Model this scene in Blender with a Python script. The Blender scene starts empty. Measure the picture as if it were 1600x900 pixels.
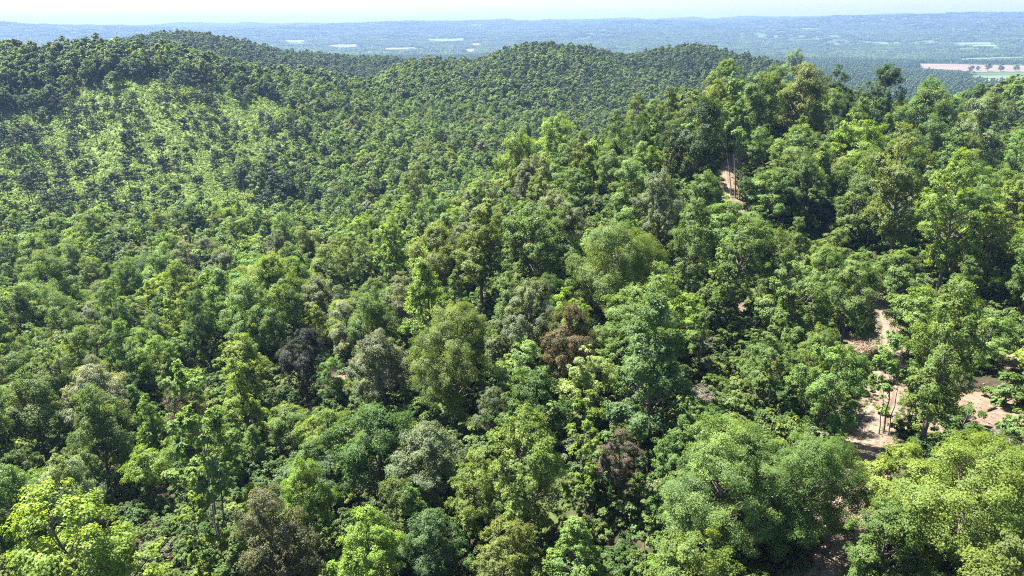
import bpy, math
import numpy as np
from mathutils import Vector

# ------------------------------------------------------------------ camera, sky, sun, exposure
SC = bpy.context.scene
COL = SC.collection
ZC = 150.0                     # camera height above the valley floor datum
PITCH = math.radians(21.0)
cam_d = bpy.data.cameras.new("camera")
cam_d.lens = 24.0; cam_d.sensor_width = 36.0
cam_d.clip_start = 0.5; cam_d.clip_end = 60000.0
cam = bpy.data.objects.new("camera", cam_d); COL.objects.link(cam)
cam.location = (0, 0, ZC)
cam.rotation_euler = (math.pi / 2 - PITCH, 0, 0)
SC.camera = cam

SUN_EL = math.radians(60.0)
SUN_AZ = math.radians(-54.0)   # clockwise from the view direction (+Y); negative = to the left
to_sun = Vector((math.sin(SUN_AZ) * math.cos(SUN_EL), math.cos(SUN_AZ) * math.cos(SUN_EL), math.sin(SUN_EL)))
world = bpy.data.worlds.new("World"); SC.world = world; world.use_nodes = True
wn = world.node_tree.nodes; wl = world.node_tree.links
sky = wn.new("ShaderNodeTexSky"); sky.sky_type = 'NISHITA'; sky.sun_disc = False
sky.sun_elevation = SUN_EL; sky.sun_rotation = SUN_AZ
sky.altitude = 300; sky.air_density = 1.0; sky.dust_density = 1.8; sky.ozone_density = 1.0
wl.new(sky.outputs[0], wn["Background"].inputs[0]); wn["Background"].inputs[1].default_value = 0.05
sun_d = bpy.data.lights.new("sun", 'SUN'); sun_d.energy = 5.0; sun_d.angle = math.radians(0.5)
sun_d.color = (1.0, 0.96, 0.89)
sun = bpy.data.objects.new("sun", sun_d); COL.objects.link(sun); sun.location = (0, 0, 400)
sun.rotation_euler = to_sun.to_track_quat('Z', 'Y').to_euler()
SC.view_settings.view_transform = 'Standard'; SC.view_settings.look = 'None'
SC.view_settings.exposure = 2.38; SC.view_settings.gamma = 1.0
SC.view_settings.use_curve_mapping = False
cy = SC.cycles
cy.max_bounces = 5; cy.diffuse_bounces = 2; cy.glossy_bounces = 1; cy.transmission_bounces = 3
cy.volume_bounces = 0; cy.use_denoising = False; cy.pixel_filter_type = 'BLACKMAN_HARRIS'; cy.filter_width = 1.1
cy.sample_clamp_indirect = 3.0; cy.use_adaptive_sampling = False

# ------------------------------------------------------------------ helpers
RNG = np.random.default_rng(11)
F = 24.0 / 36.0 * 1600.0       # focal length in photograph pixels
SP, CP = math.sin(PITCH), math.cos(PITCH)

def smooth(a, b, x):
    t = np.clip((np.asarray(x, float) - a) / (b - a), 0, 1)
    return t * t * (3 - 2 * t)

def vnoise(x, y, seed=0):
    x = np.asarray(x, float); y = np.asarray(y, float)
    xi = np.floor(x).astype(np.int64); yi = np.floor(y).astype(np.int64)
    fx = x - xi; fy = y - yi
    fx = fx * fx * (3 - 2 * fx); fy = fy * fy * (3 - 2 * fy)
    def h(a, b):
        n = (a * 374761393 + b * 668265263 + seed * 1442695041) & 0x7fffffff
        n = ((n ^ (n >> 13)) * 1274126177) & 0x7fffffff
        return ((n ^ (n >> 16)) & 0xffff) / 65535.0
    return (h(xi, yi) * (1 - fx) + h(xi + 1, yi) * fx) * (1 - fy) + (h(xi, yi + 1) * (1 - fx) + h(xi + 1, yi + 1) * fx) * fy

def fbm(x, y, seed=0, octv=4):
    s = 0; a = 0.5
    for k in range(octv):
        s = s + a * (vnoise(x, y, seed + 17 * k) - 0.5) * 2; x = x * 2.03 + 5.1; y = y * 2.03 - 3.7; a *= 0.5
    return s

def ray(u, v):
    a = (u - 800.0) / F; b = (450.0 - v) / F
    return np.array((a, CP + b * SP, -SP + b * CP))

def project(x, y, z):
    z = np.asarray(z) - ZC
    d = np.asarray(y) * CP - z * SP
    d = np.where(np.abs(d) < 1e-3, 1e-3, d)
    return 800 + F * np.asarray(x) / d, 450 - F * (np.asarray(y) * SP + z * CP) / d, d

# ------------------------------------------------------------------ terrain
# canopy heights sampled at many places of the valley: (u, v, distance along the view axis)
CTRL = [
 (1480,760,53),(1150,760,58),(1300,860,52),(1420,560,74),(1540,440,108),(1350,350,140),(1200,330,135),(1300,200,215),(1240,108,262),(1150,190,195),
 (1050,300,142),(900,400,116),(950,330,132),(850,262,155),(760,350,150),(620,340,188),(1400,260,190),(1560,300,160),(1500,180,300),(1590,128,460),
 (1440,150,330),(1080,122,250),(1310,112,275),(1020,165,225),(950,200,205),(1380,138,300),
 (800,880,64),(800,760,70),(700,560,93),(500,450,142),(550,560,106),(1050,520,82),(1000,700,66),(240,700,86),(60,860,66),(400,860,68),(200,480,160),
 (400,420,192),(0,450,190),(100,370,252),(300,330,285),(500,300,338),(600,250,372),(700,225,405),(800,205,470),(60,600,120),(400,640,94),(1200,480,98),(700,420,125),
 (50,150,480),(150,200,425),(300,180,445),(450,180,475),(300,250,372),(100,280,345),(600,200,455),(600,140,600),
 (0,52,540),(100,53,560),(200,58,575),(320,76,595),(480,103,640),(600,116,700),
 (180,63,1080),(290,55,1150),(400,68,1180),(520,83,1230),(620,88,1250),
 (640,90,800),(740,90,850),(800,68,860),(850,62,870),(930,72,900),(985,80,980),(1060,68,1050),(1130,75,1060),(1200,91,1030),(1270,106,980),
 (700,140,630),(800,170,580),(900,150,660),(1000,120,800),(940,180,560),(1060,110,830),(1150,110,880)]
# (azimuth deg, distance, ground height relative to the camera) for slopes the photograph hides
HID = [(-20,820,-75),(-28,850,-70),(-12,960,-95),(4,420,-98),(10,380,-92),(16,520,-88),(22,560,-85),(28,520,-72),(34,620,-80),(38,900,-110),(20,800,-115),(-34,800,-80),
 (0,0,-58),(90,60,-48),(-90,60,-66),(180,120,-55),(130,160,-50),(-130,160,-75),(60,220,-60),(-60,300,-80),(-50,480,-60),(55,420,-75),(48,700,-110),(180,600,-60),(90,600,-90),(-90,600,-60)]
for az in (-50,-36,-28,-20,-12,-5,2,10,18,26,34,42,52):
    HID.append((az, 1750, -146)); HID.append((az, 2600, -150))
HID += [(20,1350,-135),(28,1250,-140),(36,1300,-140),(12,1500,-135),(-5,1450,-130),(180,2500,-140),(120,2500,-140),(-120,2500,-140),(80,2500,-145),(-80,2500,-145)]
TREE_H = 13.0
cx, cyy, cz = [], [], []
for u, v, d in CTRL:
    p = ray(u, v) * d
    cx.append(p[0]); cyy.append(p[1]); cz.append(p[2] - (14.5 if d < 170 else 18.5 if d < 330 else 17.5 if d < 760 else 19.0))
for az, r, z in HID:
    a = math.radians(az); cx.append(r * math.sin(a)); cyy.append(r * math.cos(a)); cz.append(z)
cx = np.array(cx); cyy = np.array(cyy); cz = np.array(cz)

def warp(x, y):
    r = np.sqrt(x * x + y * y) + 1e-6
    k = np.arcsinh(r / 110.0) / r
    return x * k, y * k

def tps(d2):
    return np.where(d2 > 1e-12, 0.5 * d2 * np.log(np.maximum(d2, 1e-12)), 0)
wx, wy = warp(cx, cyy)
n = len(wx)
K = tps((wx[:, None] - wx) ** 2 + (wy[:, None] - wy) ** 2) + np.eye(n) * 0.0015
P = np.column_stack((np.ones(n), wx, wy))
A = np.block([[K, P], [P.T, np.zeros((3, 3))]])
SOL = np.linalg.solve(A, np.concatenate((cz, np.zeros(3))))

def far_land(x, y):
    r = np.sqrt(x * x + y * y); az = np.degrees(np.arctan2(x, y))
    lift = 118 + 92 * smooth(-18, 26, az)
    ramp = smooth(3900, 9300, r + 700 * fbm(x / 2600, y / 2600, 5, 3))
    hills = 95 * fbm(x / 1700, y / 1700, 7, 5) * smooth(3000, 6000, r) + 34 * (1 - np.abs(fbm(x / 800, y / 800, 9, 4)) * 2.6) * smooth(3600, 6500, r)
    return -150 + lift * ramp + hills * (0.35 + 0.65 * ramp) + 3.0 * fbm(x / 500, y / 500, 3, 2)

def ground(x, y):
    x = np.atleast_1d(np.asarray(x, float)); y = np.atleast_1d(np.asarray(y, float))
    out = np.empty(x.shape)
    fx, fy, fo = x.ravel(), y.ravel(), out.ravel()
    for i in range(0, fx.size, 20000):
        s = slice(i, i + 20000)
        a, b = warp(fx[s], fy[s])
        z = SOL[n] + SOL[n + 1] * a + SOL[n + 2] * b
        z = z + tps((a[:, None] - wx) ** 2 + (b[:, None] - wy) ** 2) @ SOL[:n]
        r = np.sqrt(fx[s] ** 2 + fy[s] ** 2)
        z = z + smooth(60, 300, r) * (1 - .5 * smooth(500, 900, r)) * 5.0 * fbm(fx[s] / 110, fy[s] / 110, 2, 3) + 0.5 * fbm(fx[s] / 14, fy[s] / 14, 4, 2)
        w = smooth(1700, 2600, r)
        fo[s] = z * (1 - w) + far_land(fx[s], fy[s]) * w
    return fo.reshape(x.shape) + ZC

# a cached grid of the near ground makes many single look-ups cheap
def hit(u, v, lift=0.0, rel=None):
    """where the ray through a photograph point meets the ground raised by lift (or by rel*distance)"""
    d = ray(u, v)
    s = np.exp(np.linspace(math.log(25), math.log(9000), 700))
    h = lift if rel is None else rel * s
    f = d[2] * s + ZC - ground(d[0] * s, d[1] * s) - h
    i = np.argmax(f < 0)
    if f[i] >= 0: return None
    t = f[i - 1] / (f[i - 1] - f[i]) if i > 0 else 0
    q = s[i - 1] + t * (s[i] - s[i - 1]) if i > 0 else s[0]
    return d[0] * q, d[1] * q, q

# ------------------------------------------------------------------ mesh helpers
def mesh_np(name, co, faces, mats=(), mat_idx=None, attrs=None, smooth_f=False):
    """co (n,3), faces (m,k) with constant k"""
    me = bpy.data.meshes.new(name)
    co = np.asarray(co, np.float32); faces = np.asarray(faces, np.int32)
    m, k = faces.shape
    me.vertices.add(len(co)); me.vertices.foreach_set("co", co.ravel())
    me.loops.add(m * k); me.loops.foreach_set("vertex_index", faces.ravel())
    me.polygons.add(m)
    me.polygons.foreach_set("loop_start", np.arange(0, m * k, k, dtype=np.int32))
    me.polygons.foreach_set("loop_total", np.full(m, k, np.int32))
    for mt in mats: me.materials.append(mt)
    if mat_idx is not None: me.polygons.foreach_set("material_index", np.asarray(mat_idx, np.int32))
    if smooth_f is not False:
        me.polygons.foreach_set("use_smooth", np.broadcast_to(np.asarray(smooth_f, bool), (m,)).copy())
    for nm, (dom, arr) in (attrs or {}).items():
        a = me.attributes.new(nm, 'FLOAT', dom); a.data.foreach_set("value", np.asarray(arr, np.float32))
    me.update(calc_edges=True)
    return me

def new_obj(name, data, parent=None, **props):
    o = bpy.data.objects.new(name, data); COL.objects.link(o)
    if parent is not None: o.parent = parent
    for k, v in props.items(): o[k] = v
    return o

def tubes(paths, sides):
    """paths: list of (points (k,3), radii (k,)). returns co, quads"""
    cos, fs, base = [], [], 0
    ang = np.arange(sides) / sides * 2 * math.pi
    ring = np.stack((np.cos(ang), np.sin(ang)), 1)
    for pts, rad in paths:
        pts = np.asarray(pts, float); k = len(pts)
        d = np.gradient(pts, axis=0); d /= np.linalg.norm(d, axis=1)[:, None] + 1e-9
        ref = np.where(np.abs(d[:, 2:3]) > 0.9, np.array([[1.0, 0, 0]]), np.array([[0, 0, 1.0]]))
        e1 = np.cross(d, ref); e1 /= np.linalg.norm(e1, axis=1)[:, None] + 1e-9
        e2 = np.cross(d, e1)
        c = pts[:, None, :] + np.asarray(rad)[:, None, None] * (ring[None, :, 0:1] * e1[:, None, :] + ring[None, :, 1:2] * e2[:, None, :])
        cos.append(c.reshape(-1, 3))
        i = np.arange(k - 1)[:, None] * sides; j = np.arange(sides)[None, :]; j2 = (j + 1) % sides
        fs.append(np.stack((base + i + j, base + i + j2, base + i + sides + j2, base + i + sides + j), -1).reshape(-1, 4))
        base += k * sides
    return np.concatenate(cos), np.concatenate(fs)

# ------------------------------------------------------------------ materials
def mat(name):
    m = bpy.data.materials.new(name); m.use_nodes = True
    nt = m.node_tree; nt.nodes.clear()
    out = nt.nodes.new("ShaderNodeOutputMaterial")
    return m, nt, out

def nd(nt, t, **kw):
    x = nt.nodes.new(t)
    for k, v in kw.items(): setattr(x, k, v)
    return x

def mixc(nt, fac, a, b, mode='MIX'):
    x = nt.nodes.new("ShaderNodeMix"); x.data_type = 'RGBA'; x.blend_type = mode
    for s, v in ((x.inputs[0], fac), (x.inputs[6], a), (x.inputs[7], b)):
        if isinstance(v, bpy.types.NodeSocket): nt.links.new(v, s)
        elif isinstance(v, (int, float)): s.default_value = v
        else: s.default_value = (*v, 1)
    return x.outputs[2]

def ramp(nt, src, stops):
    r = nt.nodes.new("ShaderNodeValToRGB"); e = r.color_ramp.elements
    while len(e) < len(stops): e.new(0.5)
    for el, (p, c) in zip(e, stops): el.position = p; el.color = (*c, 1)
    nt.links.new(src, r.inputs[0]); return r.outputs[0]

def leaf_material(name, spec=0.22, rough=0.55, trans=0.42):
    m, nt, out = mat(name)
    at = nd(nt, "ShaderNodeAttribute", attribute_type='INSTANCER', attribute_name='tint')
    va = nd(nt, "ShaderNodeAttribute", attribute_type='GEOMETRY', attribute_name='var')
    # leaf to leaf difference: older leaves bluer and darker, younger ones yellower and lighter
    mul = ramp(nt, va.outputs['Fac'], [(0, (0.60, 0.68, 0.72)), (0.5, (1, 1, 1)), (1, (1.42, 1.32, 1.05))])
    col = mixc(nt, 1.0, at.outputs['Color'], mul, 'MULTIPLY')
    sx = nd(nt, "ShaderNodeSeparateColor"); nt.links.new(at.outputs['Color'], sx.inputs[0])
    df = nd(nt, "ShaderNodeMath", operation='SUBTRACT'); nt.links.new(sx.outputs[0], df.inputs[0]); nt.links.new(sx.outputs[1], df.inputs[1])
    k1 = nd(nt, "ShaderNodeMath", operation='MULTIPLY', use_clamp=True); nt.links.new(df.outputs[0], k1.inputs[0]); k1.inputs[1].default_value = 40
    k2 = nd(nt, "ShaderNodeMath", operation='LESS_THAN'); nt.links.new(va.outputs['Fac'], k2.inputs[0]); k2.inputs[1].default_value = .43
    k3 = nd(nt, "ShaderNodeMath", operation='MULTIPLY'); nt.links.new(k1.outputs[0], k3.inputs[0]); nt.links.new(k2.outputs[0], k3.inputs[1])
    col = mixc(nt, k3.outputs[0], col, (.062, .085, .034))
    pr = nd(nt, "ShaderNodeBsdfPrincipled")
    nt.links.new(col, pr.inputs['Base Color'])
    pr.inputs['Roughness'].default_value = rough; pr.inputs['Specular IOR Level'].default_value = spec
    tr = nd(nt, "ShaderNodeBsdfTranslucent")
    tcol = mixc(nt, 1.0, col, (1.5, 1.45, 0.6), 'MULTIPLY'); nt.links.new(tcol, tr.inputs['Color'])
    mx = nd(nt, "ShaderNodeMixShader"); mx.inputs[0].default_value = trans
    nt.links.new(pr.outputs[0], mx.inputs[1]); nt.links.new(tr.outputs[0], mx.inputs[2])
    nt.links.new(mx.outputs[0], out.inputs[0])
    return m

def bark_material(name, c0, c1, scale=6.0):
    m, nt, out = mat(name)
    tc = nd(nt, "ShaderNodeTexCoord"); mp = nd(nt, "ShaderNodeMapping"); mp.inputs['Scale'].default_value = (scale, scale, scale * 0.25)
    nt.links.new(tc.outputs['Object'], mp.inputs[0])
    no = nd(nt, "ShaderNodeTexNoise"); no.inputs['Scale'].default_value = 1.0; no.inputs['Detail'].default_value = 5
    nt.links.new(mp.outputs[0], no.inputs[0])
    pr = nd(nt, "ShaderNodeBsdfPrincipled"); pr.inputs['Roughness'].default_value = 0.9
    nt.links.new(ramp(nt, no.outputs[0], [(0.3, c0), (0.7, c1)]), pr.inputs['Base Color'])
    nt.links.new(pr.outputs[0], out.inputs[0]); return m

LEAF = leaf_material("leaf")
NEEDLE = leaf_material("needle", 0.25, 0.6, 0.15)
BARK = bark_material("bark", (0.05, 0.04, 0.032), (0.16, 0.135, 0.11))
PALE_BARK = bark_material("pale_bark", (0.08, 0.07, 0.06), (0.2, 0.18, 0.155))
DEAD_BARK = bark_material("dead_wood", (0.08, 0.07, 0.065), (0.19, 0.175, 0.16), 9)
SPLIT_WOOD = bark_material("split_wood", (0.16, 0.11, 0.07), (0.30, 0.23, 0.155), 9)

def ground_material():
    m, nt, out = mat("forest_floor")
    g = nd(nt, "ShaderNodeNewGeometry")
    n1 = nd(nt, "ShaderNodeTexNoise"); n1.inputs['Scale'].default_value = 0.9; n1.inputs['Detail'].default_value = 8; n1.inputs['Roughness'].default_value = 0.65
    n2 = nd(nt, "ShaderNodeTexNoise"); n2.inputs['Scale'].default_value = 0.045; n2.inputs['Detail'].default_value = 5
    n3 = nd(nt, "ShaderNodeTexNoise"); n3.inputs['Scale'].default_value = 0.0022; n3.inputs['Detail'].default_value = 7
    for x in (n1, n2, n3): nt.links.new(g.outputs['Position'], x.inputs[0])
    litter = ramp(nt, n1.outputs[0], [(0.3, (0.018, 0.015, 0.010)), (0.55, (0.042, 0.033, 0.022)), (0.75, (0.08, 0.06, 0.042))])
    herb = ramp(nt, n1.outputs[0], [(0.3, (0.025, 0.045, 0.012)), (0.7, (0.09, 0.13, 0.03))])
    hf = ramp(nt, n2.outputs[0], [(0.48, (0, 0, 0)), (0.60, (0.75, 0.75, 0.75))])
    base = mixc(nt, hf, litter, herb)
    soil = ramp(nt, n1.outputs[0], [(0.25, (0.075, 0.052, 0.037)), (0.5, (0.14, 0.10, 0.072)), (0.8, (0.215, 0.16, 0.12))])
    bare = nd(nt, "ShaderNodeAttribute", attribute_name='bare')
    ad = nd(nt, "ShaderNodeMath", operation='ADD'); nt.links.new(bare.outputs['Fac'], ad.inputs[0])
    mm = nd(nt, "ShaderNodeMath", operation='MULTIPLY_ADD'); nt.links.new(n1.outputs[0], mm.inputs[0]); mm.inputs[1].default_value = 0.9; mm.inputs[2].default_value = -0.45
    nt.links.new(mm.outputs[0], ad.inputs[1])
    bf = ramp(nt, ad.outputs[0], [(0.42, (0, 0, 0)), (0.58, (1, 1, 1))])
    base = mixc(nt, bf, base, soil)
    # open scrub on the left hillside
    opn = nd(nt, "ShaderNodeAttribute", attribute_name='open')
    grass = ramp(nt, n1.outputs[0], [(0.3, (0.07, 0.10, 0.026)), (0.7, (0.15, 0.19, 0.055))])
    base = mixc(nt, opn.outputs['Fac'], base, grass)
    # far pasture and woodland floor
    farf = nd(nt, "ShaderNodeAttribute", attribute_name='far')
    past = ramp(nt, n3.outputs[0], [(0.35, (0.03, 0.055, 0.018)), (0.55, (0.05, 0.085, 0.025)), (0.68, (0.12, 0.15, 0.05)), (0.8, (0.2, 0.19, 0.09))])
    base = mixc(nt, farf.outputs['Fac'], base, past)
    pr = nd(nt, "ShaderNodeBsdfPrincipled"); pr.inputs['Roughness'].default_value = 0.95; pr.inputs['Specular IOR Level'].default_value = 0.1
    nt.links.new(base, pr.inputs['Base Color'])
    bp = nd(nt, "ShaderNodeBump"); bp.inputs['Strength'].default_value = 0.9; bp.inputs['Distance'].default_value = 0.25
    nt.links.new(n1.outputs[0], bp.inputs['Height']); nt.links.new(bp.outputs[0], pr.inputs['Normal'])
    nt.links.new(pr.outputs[0], out.inputs[0]); return m

def track_material():
    m, nt, out = mat("dirt_track")
    g = nd(nt, "ShaderNodeNewGeometry"); uv = nd(nt, "ShaderNodeAttribute", attribute_name='across')
    n1 = nd(nt, "ShaderNodeTexNoise"); n1.inputs['Scale'].default_value = 1.3; n1.inputs['Detail'].default_value = 9; n1.inputs['Roughness'].default_value = 0.7
    n2 = nd(nt, "ShaderNodeTexNoise"); n2.inputs['Scale'].default_value = 0.22; n2.inputs['Detail'].default_value = 4
    nt.links.new(g.outputs['Position'], n1.inputs[0]); nt.links.new(g.outputs['Position'], n2.inputs[0])
    a = ramp(nt, n1.outputs[0], [(0.25, (0.09, 0.066, 0.048)), (0.5, (0.175, 0.138, 0.10)), (0.75, (0.26, 0.212, 0.16))])
    b = ramp(nt, n1.outputs[0], [(0.3, (0.10, 0.073, 0.055)), (0.7, (0.185, 0.14, 0.105))])
    col = mixc(nt, ramp(nt, n2.outputs[0], [(0.4, (0, 0, 0)), (0.6, (1, 1, 1))]), a, b)
    rut = ramp(nt, uv.outputs['Fac'], [(0.2, (1, 1, 1)), (0.3, (0.62, 0.60, 0.58)), (0.4, (1, 1, 1)), (0.6, (1, 1, 1)), (0.7, (0.62, 0.60, 0.58)), (0.8, (1, 1, 1))])
    col = mixc(nt, 1.0, col, rut, 'MULTIPLY')
    pr = nd(nt, "ShaderNodeBsdfPrincipled"); pr.inputs['Roughness'].default_value = 0.95; pr.inputs['Specular IOR Level'].default_value = 0.1
    nt.links.new(col, pr.inputs['Base Color'])
    bp = nd(nt, "ShaderNodeBump"); bp.inputs['Strength'].default_value = 0.8; bp.inputs['Distance'].default_value = 0.2
    nt.links.new(n1.outputs[0], bp.inputs['Height']); nt.links.new(bp.outputs[0], pr.inputs['Normal'])
    nt.links.new(pr.outputs[0], out.inputs[0]); return m

def field_material(name, c0, c1):
    m, nt, out = mat(name)
    g = nd(nt, "ShaderNodeNewGeometry")
    n1 = nd(nt, "ShaderNodeTexNoise"); n1.inputs['Scale'].default_value = 0.012; n1.inputs['Detail'].default_value = 6
    mp = nd(nt, "ShaderNodeMapping"); mp.inputs['Scale'].default_value = (0.35, 1.6, 1)
    nt.links.new(g.outputs['Position'], mp.inputs[0]); nt.links.new(mp.outputs[0], n1.inputs[0])
    pr = nd(nt, "ShaderNodeBsdfPrincipled"); pr.inputs['Roughness'].default_value = 0.95
    nt.links.new(ramp(nt, n1.outputs[0], [(0.35, c0), (0.65, c1)]), pr.inputs['Base Color'])
    nt.links.new(pr.outputs[0], out.inputs[0]); return m

# ------------------------------------------------------------------ the track along the ridge
TRACK_PIX = [(1275,935),(1300,890),(1318,830),(1345,740),(1362,680),(1385,620),(1388,560),(1384,510),(1368,462),(1330,430),(1270,408),(1200,390),(1172,372),(1150,335),(1138,292),(1136,264),(1165,238)]
tp = []
for u, v in TRACK_PIX:
    h = hit(u, v); tp.append((h[0], h[1]))
tp = np.array(tp)
def catmull(p, k=14):
    o = []
    q = np.vstack((2 * p[0] - p[1], p, 2 * p[-1] - p[-2]))
    for i in range(1, len(q) - 2):
        for t in np.linspace(0, 1, k, endpoint=False):
            a, b, c, d = q[i - 1], q[i], q[i + 1], q[i + 2]
            o.append(0.5 * (2 * b + (c - a) * t + (2 * a - 5 * b + 4 * c - d) * t * t + (3 * b - a - 3 * c + d) * t ** 3))
    o.append(q[-2]); return np.array(o)
TR = catmull(tp)

def track_dist(x, y):
    x = np.asarray(x); y = np.asarray(y)
    d = np.full(x.shape, 1e9)
    for i in range(0, len(TR), 2):
        d = np.minimum(d, (x - TR[i, 0]) ** 2 + (y - TR[i, 1]) ** 2)
    return np.sqrt(d)

# bare, disturbed soil beside the track: (u, v, radius m)
BARE = [(hit(u, v), r) for u, v, r in ((1550,640,8.0),(1330,655,4.5),(1345,545,4.0),(1575,555,6.5),(1440,660,4.0),(1590,690,4),(1150,480,3),(1110,620,2.2),(1500,850,5.0),(530,592,2.5),(265,668,2.2),(470,650,2.5),(1210,440,4),(1130,150,3))]
# open scrub on the far left hillside: (u, v, rx m, ry m)
OPEN = [(hit(uo + 17 * (k % 3) - 17, vo), 40 + 9 * (k % 4), 34 + 6 * (k % 3)) for k, (uo, vo) in enumerate([(uo, vo) for vo in (112, 140, 170, 205, 245, 285, 325) for uo in range(0, 400 - (vo - 112) // 3, 58)])]
OPEN = [o for k, o in enumerate(OPEN) if k % 9 != 4]
def open_mask(x, y):
    m = np.zeros(np.shape(x))
    for h, a, b in OPEN:
        q = ((x - h[0]) / a) ** 2 + ((y - h[1]) / b) ** 2
        m = np.maximum(m, 1 - smooth(0.8, 1.25, np.sqrt(q) + 0.25 * fbm(x / 28, y / 28, 31, 2)))
    return m * (1 - smooth(590, 640, np.hypot(x, y)))

# ------------------------------------------------------------------ ground sheet
azs = np.concatenate((np.linspace(-180, -78, 22, endpoint=False), np.linspace(-78, -48, 40, endpoint=False), np.linspace(-48, 48, 380, endpoint=False), np.linspace(48, 78, 40, endpoint=False), np.linspace(78, 180, 22, endpoint=False)))
rs = np.exp(np.linspace(math.log(4), math.log(16000), 400))
AZ, RR = np.meshgrid(np.radians(azs), rs)
gx = RR * np.sin(AZ); gy = RR * np.cos(AZ); gz = ground(gx, gy)
na, nr = len(azs), len(rs)
i, j = np.meshgrid(np.arange(nr - 1), np.arange(na), indexing='ij'); j2 = (j + 1) % na
gf = np.stack((i * na + j, i * na + j2, (i + 1) * na + j2, (i + 1) * na + j), -1).reshape(-1, 4)[:, ::-1]
bare = 1 - smooth(1.8, 4.6, track_dist(gx, gy))
for h, r in BARE:
    bare = np.maximum(bare, 1 - smooth(0.5 * r, 1.2 * r, np.hypot(gx - h[0], gy - h[1])))
far_a = smooth(1500, 2200, RR)
gmesh = mesh_np("ground", np.stack((gx, gy, gz), -1).reshape(-1, 3), gf, [ground_material()],
                attrs={'bare': ('POINT', bare.ravel()), 'open': ('POINT', (open_mask(gx, gy) * (RR < 900)).ravel()), 'far': ('POINT', far_a.ravel())}, smooth_f=True)
new_obj("ground", gmesh, kind="structure")

# track ribbon, draped
tang = np.gradient(TR, axis=0); tang /= np.linalg.norm(tang, axis=1)[:, None]
nrm = np.stack((-tang[:, 1], tang[:, 0]), 1)
acr = np.linspace(0, 1, 9)
wid = np.interp(np.arange(len(TR)), [0, 90, 150, len(TR)], [2.2, 2.1, 1.1, 1.1]) + 0.6 * fbm(np.arange(len(TR)) / 9.0, np.zeros(len(TR)), 8, 3)
off = (acr[None, :] - 0.5) * 2 * wid[:, None]
off = off + 0.35 * fbm(np.arange(len(TR))[:, None] / 2.0 + acr[None, :] * 3, acr[None, :] * 7 + 0 * off, 12, 2)
tx = TR[:, 0:1] + nrm[:, 0:1] * off; ty = TR[:, 1:2] + nrm[:, 1:2] * off
tz = ground(tx, ty) + 0.10 - 0.16 * np.abs(acr[None, :] * 2 - 1) ** 4 - 0.07 * np.exp(-((np.abs(acr[None, :] - 0.5) - 0.2) / 0.06) ** 2)
nt_, nc_ = tx.shape
i, j = np.meshgrid(np.arange(nt_ - 1), np.arange(nc_ - 1), indexing='ij')
tf = np.stack((i * nc_ + j, (i + 1) * nc_ + j, (i + 1) * nc_ + j + 1, i * nc_ + j + 1), -1).reshape(-1, 4)
new_obj("dirt_track", mesh_np("dirt_track", np.stack((tx, ty, tz), -1).reshape(-1, 3), tf[:, ::-1], [track_material()],
        attrs={'across': ('POINT', np.broadcast_to(acr, tx.shape).ravel())}, smooth_f=True), kind="structure")

# far fields on the valley floor: pixel corners of each, draped on the land
FIELDS = [("tan",[(1436,100),(1600,103),(1700,104),(1700,113),(1530,113),(1440,107)]), ("green",[(1500,119),(1700,118),(1700,127),(1560,124)]),
          ("faded",[(508,71),(556,69),(560,73),(520,74)]), ("faded",[(596,75),(650,74),(654,77),(604,78)]), ("faded",[(722,77),(742,76),(744,82),(726,82)]),
          ("green",[(440,62),(475,63),(478,67),(450,66)]), ("green",[(1490,67),(1545,66),(1560,70),(1500,70)]),
          ("tan",[(735,68),(752,67),(753,70),(738,71)]), ("green",[(1490,92),(1600,89),(1600,91),(1500,94)]),("green",[(660,61),(720,60),(725,63),(680,64)])]
FM = {"faded": field_material("dry_grass", (0.075, 0.066, 0.045), (0.10, 0.086, 0.058)), "tan": field_material("stubble", (0.095, 0.064, 0.040), (0.125, 0.09, 0.06)), "green": field_material("pasture", (0.05, 0.075, 0.03), (0.08, 0.10, 0.045))}
FPOLY = []
for kind, pts in FIELDS:
    w = [hit(u, v) for u, v in pts]
    if any(q is None for q in w): continue
    w = np.array([(q[0], q[1]) for q in w]); FPOLY.append(w)
    # grid inside the polygon, projected onto the land
    lo, hi = w.min(0), w.max(0)
    k = 40
    X, Y = np.meshgrid(np.linspace(lo[0], hi[0], k), np.linspace(lo[1], hi[1], k))
    def inside(px, py, poly):
        r = np.zeros(px.shape, bool); m = len(poly)
        for a in range(m):
            x1, y1 = poly[a]; x2, y2 = poly[(a + 1) % m]
            c = ((y1 > py) != (y2 > py)) & (px < (x2 - x1) * (py - y1) / (y2 - y1 + 1e-9) + x1)
            r ^= c
        return r
    Z = ground(X, Y) + 1.5
    i, j = np.meshgrid(np.arange(k - 1), np.arange(k - 1), indexing='ij')
    f = np.stack((i * k + j, i * k + j + 1, (i + 1) * k + j + 1, (i + 1) * k + j), -1).reshape(-1, 4)
    ccx = X.ravel()[f].mean(1); ccy = Y.ravel()[f].mean(1)
    f = f[inside(ccx, ccy, w)]
    if len(f) == 0: continue
    new_obj("field", mesh_np("field", np.stack((X, Y, Z), -1).reshape(-1, 3), f, [FM[kind]], smooth_f=True), kind="structure")

def in_fields(x, y, grow=1.0):
    m = np.zeros(np.shape(x), bool)
    x = np.asarray(x); y = np.asarray(y); r = np.hypot(x, y) + 1e-6
    for w in FPOLY:
        for k in (0, 70, 150, 240): m |= inside(x * (1 + k / r), y * (1 + k / r), w)
    return m

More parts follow.
